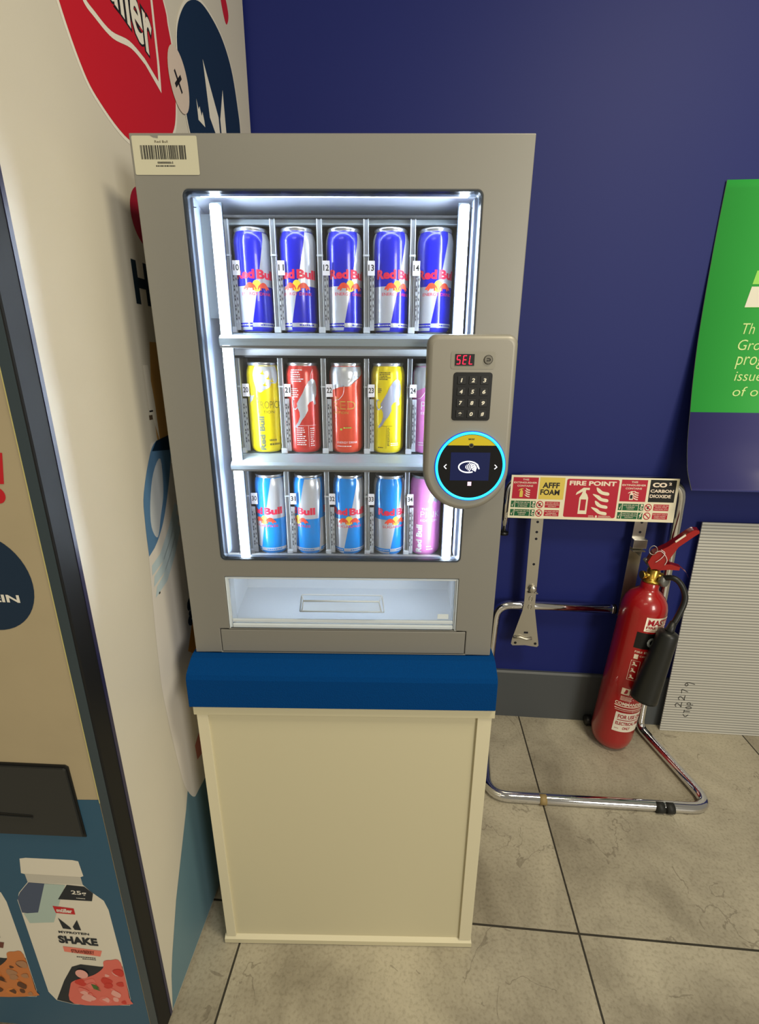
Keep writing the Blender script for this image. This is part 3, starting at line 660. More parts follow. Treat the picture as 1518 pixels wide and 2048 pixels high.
for i, (x, r, lb) in enumerate(((0.1479, -0.30, 'light blue sugarfree can behind the 30 label, far left of bottom shelf'),
                                (0.2161, -0.70, 'light blue sugarfree can behind the 31 label, second on bottom shelf'),
                                (0.2868, 0.08, 'light blue sugarfree can behind the 32 label, logo facing straight out'),
                                (0.3592, 0.45, 'light blue sugarfree can behind the 33 label, showing Red and a silver wedge'))):
    o = o0 if i == 0 else o0.copy()
    if i: sc.collection.objects.link(o)
    place(o, x, ROWS[2], r, lb, 'light blue cans on the bottom shelf')
place(edition('pink_side').build('drink_can'), 0.4240, ROWS[2], -.08, 'pink can with upright white lettering at right end of bottom shelf')

# ------------------------------------------------------------------ blue pad and plinth cabinet
b = MB()
prof = [(0.45, 0.7478), (0.0, 0.7474), (-0.012, 0.7445), (-0.033, 0.7325), (-0.0395, 0.7270), (-0.0430, 0.7190), (-0.0440, 0.6900), (-0.0445, 0.6605), (0.45, 0.6605)]
b.prism(prof, 'x', -0.0065, 0.5580, pad_blue, 0.0015); tag(b.build('blue_pad'), 'thick blue felt pad lying between the vending machine and the white plinth', 'pad')
PL = thing('display_plinth', 'plain cream-white plinth cabinet standing on the floor under the vending machine', 'plinth')
b = MB(); b.box(-0.0033, 0.5600, -0.0365, 0.45, 0.6370, 0.6600, cream, 0.0008); b.build('top_board', PL)
b = MB(); b.box(-0.0045, 0.5572, -0.0365, 0.45, 0.0020, 0.0150, cream, 0.0006); b.prism([(-0.0365, 0.015), (-0.0285, 0.0205), (0.45, 0.0205), (0.45, 0.015)], 'x', -0.0040, 0.5567, cream_edge)
b.build('base_board', PL)
for x0, x1 in ((0.0005, 0.0215), (0.5290, 0.5555)):
    b = MB(); b.box(x0, x1, -0.0335, 0.45, 0.0206, 0.6369, cream_edge, 0.0006); b.build('side_board', PL)
b = MB(); b.box(0.0215, 0.5290, -0.0280, -0.010, 0.0206, 0.6369, cream); b.build('front_board', PL)
b = MB(); b.box(0.0215, 0.5290, 0.43, 0.45, 0.0206, 0.6369, cream); b.build('back_board', PL)

# ------------------------------------------------------------------ tall drinks machine at the left
DM = thing('drinks_machine', 'tall printed milkshake vending machine at the left, cream sides with red and navy logos', 'vending machine')
MX = Matrix((SN, SD, Vector((0, 0, 1)))).transposed().to_4x4(); MX.translation = G0      # local x = out of side, y = depth
b = MB(); b.box(-0.85, 0.0, YF, 0.765, 0.012, 2.35, vinyl, T=MX)
b.box(-0.85, -0.01, YF+0.05, 0.74, 0.0, 0.012, black, T=MX)
S = lambda L, m_, h=.0003: b.flat([L], m_, side_fr, h)
blue_low = [(-0.1600, 0.0140), (-0.1450, 0.0900), (-0.1310, 0.1300), (-0.0905, 0.2233), (-0.0084, 0.3667), (0.0073, 0.3998), (0.03, 0.41), (0.3, 0.45), (0.764, 0.50), (0.764, 0.0130)]
S(blue_low, print_slate)
redc = smooth_loop([(-0.016, 1.72), (0.0176, 1.6477), (0.0518, 1.6185), (0.1183, 1.5990), (0.20, 1.615), (0.2782, 1.6689), (0.305, 1.7265), (0.3133, 1.8015), (0.3052, 1.8404), (0.2953, 1.8696), (0.22, 1.97), (0.10, 1.99), (0.0, 1.92), (-0.035, 1.82)])
def grow(L, d):
    cx = sum(p[0] for p in L)/len(L); cy = sum(p[1] for p in L)/len(L)
    return [(x+(x-cx)/math.hypot(x-cx, y-cy)*d, y+(y-cy)/math.hypot(x-cx, y-cy)*d) for x, y in L]
S(grow(redc, .006), print_white, .0003); S(redc, print_red, .0005)
hw = smooth_loop([(0.02, 1.765), (0.0428, 1.7290), (0.069, 1.7221), (0.1088, 1.7204), (0.1607, 1.7345), (0.2015, 1.7332)], 5, False)+[(0.2495, 1.7162), (0.2535, 1.7552), (0.2535, 1.796), (0.2540, 1.8421), (0.25, 1.93), (0.03, 1.92)]
S(hw, print_white, .0007)
hr = smooth_loop([(0.028, 1.772), (0.0458, 1.7370), (0.071, 1.7301), (0.1078, 1.7284), (0.1577, 1.7425), (0.2015, 1.7420)], 5, False)+[(0.2425, 1.7300), (0.2455, 1.7602), (0.2455, 1.796), (0.2460, 1.8421), (0.243, 1.923), (0.037, 1.913)]
S(hr, print_red, .0009)
def tilt_fr(u, v, h):                                   # lettering climbs to the left inside the heart
    return side_fr(u, v, h)
def slant(u, v, h): return side_fr(u, v+(u-0.20)*(-0.16), h)
b.text('müller', (0.045, 0.240, 1.752, 1.842), ink, slant, .0011, .065); b.text('müller', (0.048, 0.237, 1.756, 1.838), print_white, slant, .0013, .02)
S(circle(0.3270, 1.7700, 0.0415, 40, 0.0500), mat('print_pinkish', (214, 196, 182), .5), .0015)
for p, q in (((0.3110, 1.7790), (0.3360, 1.7540)), ((0.3095, 1.7545), (0.3375, 1.7800))):
    dx, dy = q[0]-p[0], q[1]-p[1]; l = math.hypot(dx, dy); nx, ny = -dy/l*.0035, dx/l*.0035
    S([(p[0]+nx, p[1]+ny), (q[0]+nx, q[1]+ny), (q[0]-nx, q[1]-ny), (p[0]-nx, p[1]-ny)], ink, .0017)
nb = smooth_loop([(0.3360, 1.78), (0.3380, 1.84), (0.3652, 1.8892), (0.4157, 1.937), (0.4861, 1.9695), (0.5791, 1.9686), (0.638, 1.9327), (0.6656, 1.865), (0.6726, 1.8197), (0.665, 1.74), (0.60, 1.66), (0.50, 1.62), (0.42, 1.635), (0.363, 1.69), (0.345, 1.735)])
S(grow(nb, .005), print_white, .0009); S(nb, print_navy, .0011)
S([(0.457, 1.8656), (0.5230, 1.7918), (0.5250, 1.745), (0.505, 1.745), (0.470, 1.770)], print_white, .0013)
S([(0.5638, 1.8605), (0.5681, 1.745), (0.5350, 1.745), (0.5330, 1.7918)], print_white, .0013)
S([(0.4030, 1.7750), (0.4100, 1.7600), (0.4170, 1.7680), (0.4240, 1.7540), (0.4300, 1.7640), (0.4360, 1.7510), (0.4380, 1.74), (0.405, 1.74)], print_white, .0013)
S(smooth_loop([(0.6005, 2.0522), (0.6317, 2.0649), (0.6474, 2.0402), (0.6301, 2.0143), (0.6134, 2.0217)]), print_red)
S(circle(0.1400, 1.4950, 0.046, 36), mat('print_crimson', (170, 20, 50), .5)); b.text('H', (0.0740, 0.1230, 1.3580, 1.4240), mat('print_dark_navy', (12, 34, 46), .5), side_fr, .0005, .05)
S([(0.098, 1.30), (0.30, 1.30), (0.30, 1.06), (0.13, 1.12), (0.080, 1.1334), (0.078, 1.20)], mat('print_tan', (196, 150, 84), .5), .0003)
S([(0.0660, 1.262), (0.0820, 1.262), (0.0880, 1.20), (0.088, 1.13), (0.076, 1.17), (0.066, 1.18)], print_white, .0005)
S(rect(0.066, 0.078, 1.184, 1.187), ink, .0007); S(rect(0.063, 0.074, 1.171, 1.179), mat('print_umber', (90, 74, 56), .5), .0007)
btl = smooth_loop([(0.0746, 1.1334), (0.0506, 1.1167), (0.0309, 1.0850), (0.0129, 1.0549), (0.0035, 1.0085), (-0.0005, 0.9518), (-0.0164, 0.8051), (-0.0220, 0.7300), (-0.0243, 0.6712), (-0.0165, 0.5579), (-0.0041, 0.4434), (0.0091, 0.3977), (0.0280, 0.3620), (0.0500, 0.3570), (0.15, 0.36), (0.30, 0.42), (0.34, 0.60), (0.34, 1.0), (0.25, 1.12)], 4)
S(btl, mat('print_bottle_white', (222, 216, 208), .45), .0005)
S(smooth_loop([(0.0746, 1.1334), (0.0506, 1.1167), (0.0129, 1.0549), (0.0035, 1.0085), (-0.0005, 0.9418)], 4, False)+smooth_loop([(0.020, 0.9500), (0.0408, 0.9650), (0.0683, 0.9966), (0.1053, 1.064), (0.125, 1.12)], 4, False), mat('print_steel_blue', (88, 128, 168), .4), .0007)
S([(0.0746, 1.1334), (0.0560, 1.1180), (0.15, 1.1050), (0.16, 1.14)], print_navy, .0009)
S(smooth_loop([(0.020, 0.9900), (0.028, 1.035), (0.050, 1.08), (0.080, 1.10), (0.075, 1.04), (0.055, 1.0), (0.035, 0.965)], 4), mat('print_pale_grey', (196, 202, 208), .4), .0009)
stm = mat('print_pale_blue', (190, 208, 216), .4)
for k in range(3):
    y0 = 0.9230-k*0.022
    S([(0.0000, y0-.018), (0.0034+0.003*k, y0), (0.035, y0+0.010), (0.075, y0+0.045), (0.11, y0+0.085), (0.12, y0+0.075), (0.085, y0+0.030), (0.045, y0-.006)], stm, .0009)
S(rect(0.012, 0.017, 0.862, 0.866), ink, .0009)
b.text('g', (0.100, 0.150, 0.735, 0.800), print_navy, side_fr, .0009, .03)
S([(0.085, 0.692), (0.14, 0.78), (0.14, 0.64)], mat('print_orange', (206, 140, 50), .5), .0009)
S([(0.060, 0.47), (0.11, 0.50), (0.11, 0.42), (0.062, 0.43)], mat('print_rose', (190, 120, 110), .5), .0009)
b.build('cabinet_body', DM)
# door: frame, printed panel and hatch
b = MB()
YD = YF-0.040                       # the door stands 4 cm proud of the cabinet
b.prism([(0.0, 0.0400), (0.0, 0.0030), (-0.0009, 0.0009), (-0.0030, 0.0), (-0.0168, 0.0), (-0.0168, 0.0400)], 'z', 0.010, 2.35, mat('frame_black_satin', (17, 17, 18), .55, spec=.3), T=MX @ Matrix.Translation((0, YD, 0)))
b.box(-0.0166, -0.0022, YD-0.0008, YD+0.0001, 0.012, 2.35, frame_grey, T=MX)
b.box(-0.004, 0.0008, YF-0.0065, YF-0.0002, 0.011, 2.35, mat('frame_violet_edge', (40, 38, 70), .35), T=MX)
b.build('door_frame', DM)
b = MB(); b.box(-0.85, -0.0184, YD+0.0004, YF-0.0005, 0.012, 2.35, vinyl2, T=MX); b.box(-0.0182, -0.0169, YD-0.0008, YD+0.02, 0.61, 2.35, mat('trim_pale_yellow', (196, 186, 120), .5), T=MX)
PK, PU, PV = 0.9304, -0.0316, 0.0885      # door artwork scaled about the camera position, from cabinet front to door plane
def df(u, v, h): return front_fr(-(u*PK+PU), v*PK+PV, 0.0397+h)
D = lambda L, m_, h=.0003: b.flat([[(u, v) for u, v in L]], m_, df, h)
D([(0.0540, -0.0820), (0.90, -0.0820), (0.90, 0.500), (0.2324, 0.5545), (0.0540, 0.5671)], print_teal)
D(circle(0.150, 0.965, 0.0715, 48, 0.0770), print_navy)
b.text('PROTEIN', (0.104, 0.220, 0.9350, 0.9475), print_white, lambda u, v, h: df(0.324-u, v, h), .0006, .03)
D([(0.0770, 1.1545), (0.108, 1.157), (0.102, 1.1124), (0.0850, 1.1124)], print_red, .0004); D(circle(0.0985, 1.0965, 0.0115, 24), print_red, .0004)
# printed shake bottle
def shake(b, du, body_h, fruit_cols, txt):
    O = lambda L: [(u+du, v) for u, v in L]
    outl = [(0.2360, 0.3780), (0.2300, 0.4150), (0.2180, 0.4180), (0.1300, 0.4210), (0.1190, 0.4190), (0.1165, 0.3825), (0.1225, 0.3794), (0.1220, 0.3600), (0.1100, 0.3440), (0.089, 0.3220), (0.0840, 0.2979), (0.0822, 0.1727), (0.0830, 0.0400), (0.0880, 0.0180), (0.2086, 0.0040), (0.2454, 0.0130), (0.2576, 0.0380), (0.2601, 0.2645), (0.2603, 0.3051), (0.2524, 0.3258), (0.2282, 0.3560), (0.2290, 0.3762)]
    D(O(outl), mat('print_shake_white', (226, 218, 200), .45), .0004)
    D(O([(0.2290, 0.3770), (0.1225, 0.3794), (0.1222, 0.3600), (0.2282, 0.3560)]), mat('print_cap_grey', (196, 190, 176), .45), .0006)
    D(O([(0.2270, 0.3555), (0.1560, 0.3560), (0.1700, 0.3300), (0.2250, 0.2700), (0.2590, 0.2720), (0.2590, 0.3100), (0.2500, 0.3270)]), mat('print_dusk', (72, 84, 108), .45), .0006)
    D(O([(0.1960, 0.3555), (0.1560, 0.3560), (0.1700, 0.3250), (0.2000, 0.2520), (0.2500, 0.2440), (0.2560, 0.2700), (0.2260, 0.2760)]), mat('print_mint', (176, 194, 184), .45), .0007)
    D(O([(0.1530, 0.3570), (0.1200, 0.3560), (0.1060, 0.3400), (0.1120, 0.3190), (0.1780, 0.3170)]), mat('print_black_blue', (26, 34, 44), .45), .0008)
    fx = lambda c: (lambda u, v, h: df(2*c+du-u+du-du, v, h))
    T = lambda s_, u0, u1, v0, v1, m_, bold=.02, h=.001: b.text(s_, (u0, u1, v0, v1), m_, lambda u, v, hh: df(u0+u1-u+du, v, hh), h, bold)
    T(txt[0], .119, .148, .3310, .3440, print_white); bars(b, .124+du, .148+du, .3225, .3262, 1, print_white, .0009, 3, df)
    D(O([(0.1927, 0.2980), (0.1520, 0.2950), (0.1520, 0.2790), (0.1900, 0.2790)]), print_red, .0009); T('müller', .1560, .1870, .2825, .2930, print_white, .04, .0012)
    navy = mat('print_black_blue', (26, 34, 44), .45)
    D(O([(0.1890, 0.2660), (0.1700, 0.2420), (0.1680, 0.2360), (0.1850, 0.2370)]), navy, .0009); D(O([(0.1520, 0.2640), (0.1490, 0.2360), (0.1620, 0.2360), (0.1640, 0.2440)]), navy, .0009)
    T('MYPROTEIN', .1350, .1960, .2235, .2295, navy, .03); T('SHAKE', .1220, .2010, .1945, .2160, navy, .05)
    D(O([(0.1960, 0.1850), (0.1180, 0.1810), (0.1240, 0.1640), (0.1960, 0.1700)]), fruit_cols[0], .0009); T(txt[1], .1340, .1810, .1690, .1790, mat('print_maroon', (120, 40, 30), .5), .03, .0012)
    bars(b, .135+du, .180+du, .1500, .1600, 2, navy, .0009, 5, df)
    D(O([(0.2440, 0.0150), (0.2086, 0.0060), (0.0880, 0.0200), (0.0835, 0.0400), (0.0835, 0.1400), (0.1300, 0.1330), (0.1700, 0.1350), (0.1900, 0.1250), (0.2150, 0.0800)]), navy, .0008)
    rs = random.Random(4)
    D(O(smooth_loop([(0.2080, 0.0080), (0.0900, 0.0215), (0.0850, 0.0450), (0.0850, 0.1500), (0.105, 0.1560), (0.120, 0.1500), (0.125, 0.1300), (0.150, 0.1050), (0.190, 0.0850), (0.205, 0.0650)], 4)), fruit_cols[1], .0010)
    for q in range(22):
        uu = rs.uniform(.092, .188); vv = rs.uniform(.022, .128 if uu < .125 else .090); r = rs.uniform(.005, .013)
        D(O(smooth_loop([(uu+r*rs.uniform(.6, 1.2)*math.cos(a), vv+r*rs.uniform(.6, 1.2)*math.sin(a)) for a in [k*PI/3 for k in range(6)]], 3)), fruit_cols[2+q % 3], .0011+q*.00004)
    D(O(circle(0.1720, 0.1080, 0.0130, 20)), fruit_cols[2], .0021)
    D(O([(0.158, 0.080), (0.148, 0.077), (0.142, 0.066), (0.150, 0.069), (0.140, 0.059), (0.155, 0.065)]), fruit_cols[5], .0022)
shake(b, 0.0, 0, (mat('fruit_peach', (236, 130, 110), .5), mat('fruit_salmon', (226, 110, 96), .5), mat('fruit_pale', (236, 170, 158), .5), mat('fruit_red', (206, 56, 46), .5), mat('fruit_coral', (232, 120, 108), .5), mat('leaf_green', (70, 110, 50), .5)), ('25g', 'STRAWBERRY'))
shake(b, 0.1995, 0, (mat('choc_band', (110, 60, 50), .5), mat('choc_orange', (206, 124, 66), .5), mat('choc_brown', (96, 60, 40), .5), mat('choc_tan', (176, 128, 92), .5), mat('choc_amber', (216, 130, 62), .5), mat('choc_dark', (70, 44, 30), .5)), ('25g', 'CHOCOLATE'))
b.build('printed_door_panel', DM)
b = MB(); hm = mat('hatch_charcoal', (44, 45, 44), .45)
def hatch_fr(u, v, h): return front_fr(-(u*PK+PU), v*PK+PV, 0.034+h)
def hprism(L, h0, h1, m_):
    bm = bmesh.new(); A = [bm.verts.new(hatch_fr(u, v, h0)) for u, v in L]; B = [bm.verts.new(hatch_fr(u, v, h1)) for u, v in L]; n_ = len(L)
    bm.faces.new(A); bm.faces.new(B)
    for k in range(n_): bm.faces.new((A[k], A[(k+1) % n_], B[(k+1) % n_], B[k]))
    bmesh.ops.recalc_face_normals(bm, faces=bm.faces[:]); b.merge(bm, m_)
hprism([(0.42, 0.632), (0.098, 0.6385), (0.0930, 0.635), (0.0908, 0.482), (0.42, 0.470)], 0.005, 0.0075, mat('hatch_seal', (14, 15, 15), .5))
hprism([(0.42, 0.627), (0.1010, 0.6330), (0.0975, 0.630), (0.0950, 0.486), (0.42, 0.474)], 0.006, 0.0105, hm)
hprism([(0.38, 0.5330), (0.1755, 0.5290), (0.1755, 0.5245), (0.38, 0.5250)], 0.0104, 0.0110, mat('hatch_seal', (14, 15, 15), .5))
hprism([(0.38, 0.5250), (0.1765, 0.5245), (0.1765, 0.5215), (0.38, 0.5215)], 0.0104, 0.0125, hm)
b.build('collection_hatch', DM)

# ------------------------------------------------------------------ chrome extinguisher stand with sign
SX = thing('extinguisher_stand', 'chrome tubular stand with fire point sign on top, beside the plinth', 'stand')
R = 0.0152
path = [(0.1905, 0.045, 0.750), (0.1905, 0.045, 0.925), (0.7130, 0.045, 0.925), (0.7350, 0.045, 0.0156), (0.7900, 0.300, 0.0156), (0.7600, 0.375, 0.0156),
        (0.1640, 0.388, 0.0156), (0.1540, 0.030, 0.0156), (0.1905, 0.045, 0.484), (0.5700, 0.045, 0.484)]
path = [(0.1905, 0.045, 0.750), (0.1905, 0.045, 0.925), (0.7130, 0.045, 0.925), (0.7340, 0.045, 0.0156), (0.8080, 0.372, 0.0156), (0.1480, 0.382, 0.0156), (0.1780, 0.045, 0.0156), (0.1905, 0.045, 0.484), (0.5700, 0.045, 0.484)]
rad = {1: .06, 2: .06, 3: .035, 4: .055, 5: .06, 6: .035, 7: .055}
b = MB(); b.tube([W(*p) for p in fillet(path, rad)], R, chrome, 20); b.build('tube_frame', SX)
b = MB(); b.tube([W(0.5705, 0.045, 0.484), W(0.580, 0.045, 0.484)], 0.0160, black, 16); b.tube([W(0.566, .045, .484), W(0.5705, .045, .484)], .0160, chrome, 16); b.build('end_cap', SX)
b = MB(); b.tube([W(0.1905, 0.045, 0.748), W(0.1905, 0.045, 0.738)], 0.0160, black, 16); b.build('end_cap', SX)
b = MB(); b.tube([W(0.734, 0.040, 0.0156), W(0.66, 0.030, 0.0146), W(0.585, 0.030, 0.0146)], .0143, chrome, 16); b.build('rear_foot_tube', SX)
b = MB(); b.lathe([(0, 0), (.018, 0), (.0195, .004), (.0195, .020), (.016, .024), (0, .024)], black, T=Matrix.Translation(W(0.570, 0.0345, 0.0197)) @ Matrix.Rotation(-TH, 4, 'Z') @ Matrix.Rotation(-PI/2, 4, 'Y')); b.build('rubber_foot', SX)
for s0 in (0.640, 0.668):
    b = MB(); b.tube([W(s0, 0.3795, 0.0156), W(s0+0.022, 0.3793, 0.0156)], R+0.0010, tape_m, 20); b.build('tape_band', SX)
b = MB(); b.tube([W(0.302, 0.3820, 0.0156), W(0.322, 0.3818, 0.0156)], R+0.0006, mat('tape_brown', (150, 128, 84), .6), 16); b.build('tape_patch', SX)
# two hanging strap brackets
def bracket(s_top, s_bot, z_top, flare, label, n0=0.0635):
    pass; b = MB(); w_ = 0.0195
    zs = 0.505 if flare else 0.45
    L = [(s_top-w_, z_top), (s_top+w_, z_top), (s_bot+w_, zs), (s_bot-w_, zs)]
    if flare:
        zf = 0.345
        L = [(s_top-w_, z_top), (s_top+w_, z_top), (s_bot+w_*.92, zs), (s_bot+w_*1.05, zs-.03), (s_bot+.043, zf+.015), (s_bot+.046, zf-.002), (s_bot+.041, zf-.008), (s_bot, zf-.003), (s_bot-.041, zf-.006), (s_bot-.047, zf), (s_bot-.045, zf+.02), (s_bot-w_*1.05, zs-.03), (s_bot-w_*.92, zs)]
    b.prism(L, 'y', -n0, -n0-0.0025, steel, T=WT)
    hole = mat('hole_dark', (10, 12, 30), .8)
    def H_(s_, z_, r_=.0042): b.prism(circle(s_, z_, r_, 14), 'y', -n0-0.0024, -n0-0.0029, hole, T=WT)
    for z_ in (0.790, 0.756, 0.733, 0.645) if flare else (0.788, 0.755):
        t_ = (z_top-z_)/(z_top-zs); H_(s_top+(s_bot-s_top)*t_+.002, z_)
    if flare:
        b.lathe([(0, .014), (.008, .0135), (.013, .010), (.014, .004), (.012, 0), (0, 0)], steel, T=WT @ Matrix.Translation((s_bot+.003, -n0-.0025, 0.558)) @ Matrix.Rotation(PI/2, 4, 'X'), n=20)
        b.box(s_bot-.012, s_bot+.020, -n0-.016, -n0-.0020, .545, .5475, steel, T=WT)
        H_(s_bot-.033, .350, .0048); H_(s_bot+.034, .350, .0048); b.box(s_bot-.008, s_bot+.006, -n0-.0030, -n0-.002, .388, .395, hole, T=WT)
        for z_ in (.520, .490): 
            P = [WT @ Vector((x, -n0-.003, z)) for x, z in circle(s_bot+.002, z_, .0055, 16, .0085)]; b.tube(P+[P[0]], .0012, steel, 6, cap=False)
        b.tube([WT @ Vector(p) for p in ((s_bot-.042, -n0-.004, .372), (s_bot-.020, -n0-.009, .376), (s_bot, -n0-.006, .368), (s_bot+.020, -n0-.008, .372))], .004, steel, 8)
    else:
        b.box(s_bot-.018, s_bot+.024, -n0-.020, -n0-.002, .705, .735, steel, .001, T=WT); b.box(s_bot-.020, s_bot+.018, -n0-.030, -n0-.002, .698, .7005, steel, T=WT)
        b.prism([(s_bot-.016, .698), (s_bot+.018, .698), (s_bot+.018, .672)], 'y', -n0-.0045, -n0-.003, silver_dark, T=WT)
    o = b.build('strap_bracket', SX); o['label'] = label
bracket(0.2850, 0.2930, 0.900, True, 'flat steel strap with flared foot plate'); bracket(0.6190, 0.6165, 0.900, False, 'flat steel strap behind the extinguisher', 0.0295)
# sign
b = MB(); NS = 0.068
L = [(0.1935, 0.8030), (0.6930, 0.8025), (0.6880, 0.9400), (0.1950, 0.9405)]
b.prism(L, 'y', -NS, -NS-0.003, mat('sign_cream', (240, 232, 204), .4), T=WT)
def sf(u, v, h):                      # unit square of the sign -> point
    s_ = (0.1935+(0.6930-0.1935)*u)*(1-v)+(0.1950+(0.6880-0.1950)*u)*v; z_ = 0.8030+0.1375*v
    return W(s_, NS+0.003+h, z_)
sred = mat('sign_red', (186, 24, 52), .4); sgreen = mat('sign_green', (10, 96, 56), .4); syel = mat('sign_yellow', (226, 200, 90), .4); sw = mat('sign_white_ink', (244, 226, 206), .4)
Q = lambda L, m_, h=.0003: b.flat([L], m_, sf, h)
T = lambda s_, u0, u1, v0, v1, m_=sw, bold=.02, h=.0007, sh=0: b.text(s_, (u0, u1, v0, v1), m_, sf, h, bold, sh)
def flames(u0, u1, v0, v1, m_, n_=4):
    for k in range(n_):
        t = k/n_; a = v1-(v1-v0)*t; d = (v1-v0)/n_; wd = u1-u0
        Q(smooth_loop([(u0+wd*(.0 if k % 2 else .2), a+d*.15), (u0+wd*.40, a-d*.05), (u0+wd*.62, a-d*.42), (u1, a-d*.60), (u1, a-d*1.02), (u0+wd*.55, a-d*.86), (u0+wd*.28, a-d*.45)], 4), m_, .0006)
def exting(u0, u1, v0, v1, m_, inner, fill):
    wd = u1-u0; ht = v1-v0
    Q([(u0+wd*.30, v0), (u1-wd*.05, v0), (u1-wd*.05, v0+ht*.62), (u1-wd*.15, v0+ht*.74), (u1-wd*.28, v0+ht*.82), (u1-wd*.28, v0+ht*.92), (u1-wd*.02, v0+ht*.92), (u1-wd*.02, v1), (u0+wd*.52, v1), (u0+wd*.05, v0+ht*.82), (u0, v0+ht*.72), (u0+wd*.50, v0+ht*.86), (u0+wd*.42, v0+ht*.74), (u0+wd*.30, v0+ht*.62)], m_, .0006)
    if inner: Q(rect(u0+wd*.42, u1-wd*.18, v0+ht*.14, v0+ht*.56), fill, .0009)
def check(u0, u1, v0, v1):
    Q(rect(u0, u1, v0, v1), sgreen)
    Q([(u0+.004, v0+(v1-v0)*.45), (u0+.008, v0+(v1-v0)*.40), (u0+.009, v0+(v1-v0)*.30), (u1-.003, v1-.015), (u0+.010, v0+.01)], sw, .0006)
def tile_lines(u0, u1, v0, v1, m_, lines):
    Q(rect(u0, u1, v0, v1), m_)
    dv = (v1-v0)/(len(lines)+.6)
    for i, t_ in enumerate(lines):
        mid = (u0+u1)/2; hw_ = min((u1-u0)*.46, (u1-u0)*.46*len(t_)/max(len(x) for x in lines)); vc = v1-dv*(i+.8)
        T(t_, mid-hw_, mid+hw_, vc-dv*.30, vc+dv*.30, sw, .01)
def ban(u, v, cross=True):
    Q(circle(u, v, .0215, 28, .086), sred); Q(circle(u, v, .0165, 28, .066), mat('sign_cream', (240, 232, 204), .4), .0005)
    if cross: Q(smooth_loop([(u-.006, v-.035), (u+.008, v-.028), (u+.004, v+.01), (u+.010, v+.035), (u-.002, v+.028), (u-.008, v+.002)], 4), ink, .0007)
    Q([(u-.0160, v+.040), (u-.0120, v+.056), (u+.0155, v-.040), (u+.0115, v-.056)], sred, .0009)
for off, last in ((0.0, False), (0.650, True)):
    g = lambda x: x+off
    Q(rect(g(.013), g(.166), .46, .955), sred)
    T('THIS', g(.070), g(.108), .885, .925); T('EXTINGUISHER', g(.018), g(.158), .815, .855); T('CONTAINS', g(.040), g(.136), .740, .780)
    if last: exting(g(.058), g(.094), .50, .70, sw, True, black)
    else: exting(g(.050), g(.080), .50, .70, syel, False, syel)
    flames(g(.088), g(.120), .50, .70, sw)
    if last: Q(rect(.832, .984, .46, .965), black)
    else: Q(rect(.175, .326, .46, .965), syel)
    for v0, l1, l2 in ((.255, ('SAFE FOR USE ON', 'WOOD, PAPER', '& TEXTILES') if not last else ('SAFE FOR USE ON', 'FLAMMABLE', 'LIQUIDS'), ('DO NOT USE ON', 'LIVE ELECTRICAL', 'EQUIPMENT') if not last else ('DO NOT USE ON', 'WOOD, PAPER', 'TEXTILES, ETC')),
                       (.055, ('SAFE FOR USE ON', 'FLAMMABLE', 'LIQUIDS') if not last else ('SAFE FOR USE ON', 'LIVE ELECTRICAL', 'EQUIPMENT'), ('DO NOT USE ON', 'FLAMMABLE', 'METAL FIRES') if not last else ('DO NOT HOLD', 'HORN WHEN', 'OPERATING'))):
        check(g(.012), g(.034), v0, v0+.155); tile_lines(g(.038), g(.130), v0, v0+.155, sgreen, l1); Q(rect(g(.134), g(.162), v0, v0+.155), sgreen)
        if last and v0 < .1: Q([(g(.151), v0+.145), (g(.141), v0+.075), (g(.148), v0+.075), (g(.142), v0+.010), (g(.158), v0+.090), (g(.150), v0+.090), (g(.159), v0+.145)], sw, .0006)
        else: flames(g(.138), g(.158), v0+.015, v0+.085, sw, 2); Q([(g(.144), v0+.145), (g(.158), v0+.14), (g(.156), v0+.10), (g(.146), v0+.095)], sw, .0006)
        ban(g(.1890), v0+.078, not (last and v0 < .1)); tile_lines(g(.220), g(.310), v0+.01, v0+.155, sred, l2)
T('AFFF', .194, .296, .720, .850, ink, .03); T('FOAM', .184, .300, .560, .690, ink, .03)
b.flat([[(.338+.312*px, py) for px, py in rrect(0, 1, .06, .945, .04)]], sred, sf, .0003)
T('FIRE POINT', .354, .633, .800, .905, sw, .04)
exting(.399, .480, .14, .75, mat('sign_cream', (240, 232, 204), .4), True, sred); flames(.500, .594, .13, .74, mat('sign_cream', (240, 232, 204), .4))
b.flat([[(.537+.006*math.cos(a), .090+.028*math.sin(a)) for a in [k*PI/8 for k in range(16)]]], sw, sf, .0006)
for u0, u1 in ((.490, .527), (.550, .635)): bars(b, u0, u1, .065, .115, 2, sw, .0006, 5, sf)
T('CO', .846, .930, .800, .905, sw, .05); T('2', .940, .957, .850, .910, sw, .04); T('CARBON', .838, .974, .680, .750, sw, .03); T('DIOXIDE', .838, .962, .560, .635, sw, .03)
b.build('fire_point_sign', SX)

# ------------------------------------------------------------------ fire extinguisher
EX = thing('fire_extinguisher', 'red carbon dioxide fire extinguisher with black horn standing on the tiles inside the chrome stand', 'fire extinguisher', W(0.6075, 0.108, 0.0040), -TH)
EX.rotation_euler = (0, math.radians(3.3), -TH)
ered = mat('extinguisher_red', (164, 18, 22), 0.28, 0.0, coat=0.6); brass = mat('brass', (196, 158, 70), .28, .95)
b = MB(); b.lathe([(0, .004), (.040, .001), (.052, .008), (.061, .024), (.066, .048), (.066, .520), (.0645, .538), (.0595, .556), (.050, .572), (.038, .584), (.029, .591), (.0265, .598), (.0265, .616), (.022, .620), (0, .620)], ered, n=56)
b.build('cylinder', EX)
def ef(u, v, h):     # wraps around the cylinder; u = arc length from the point facing the room
    a = u/0.066; return ((0.066+h)*math.sin(a), -(0.066+h)*math.cos(a), v)
ST2 = .006
b = MB(); lw = mat('label_white', (238, 230, 214), .4); lr = mat('label_red', (170, 20, 40), .4)
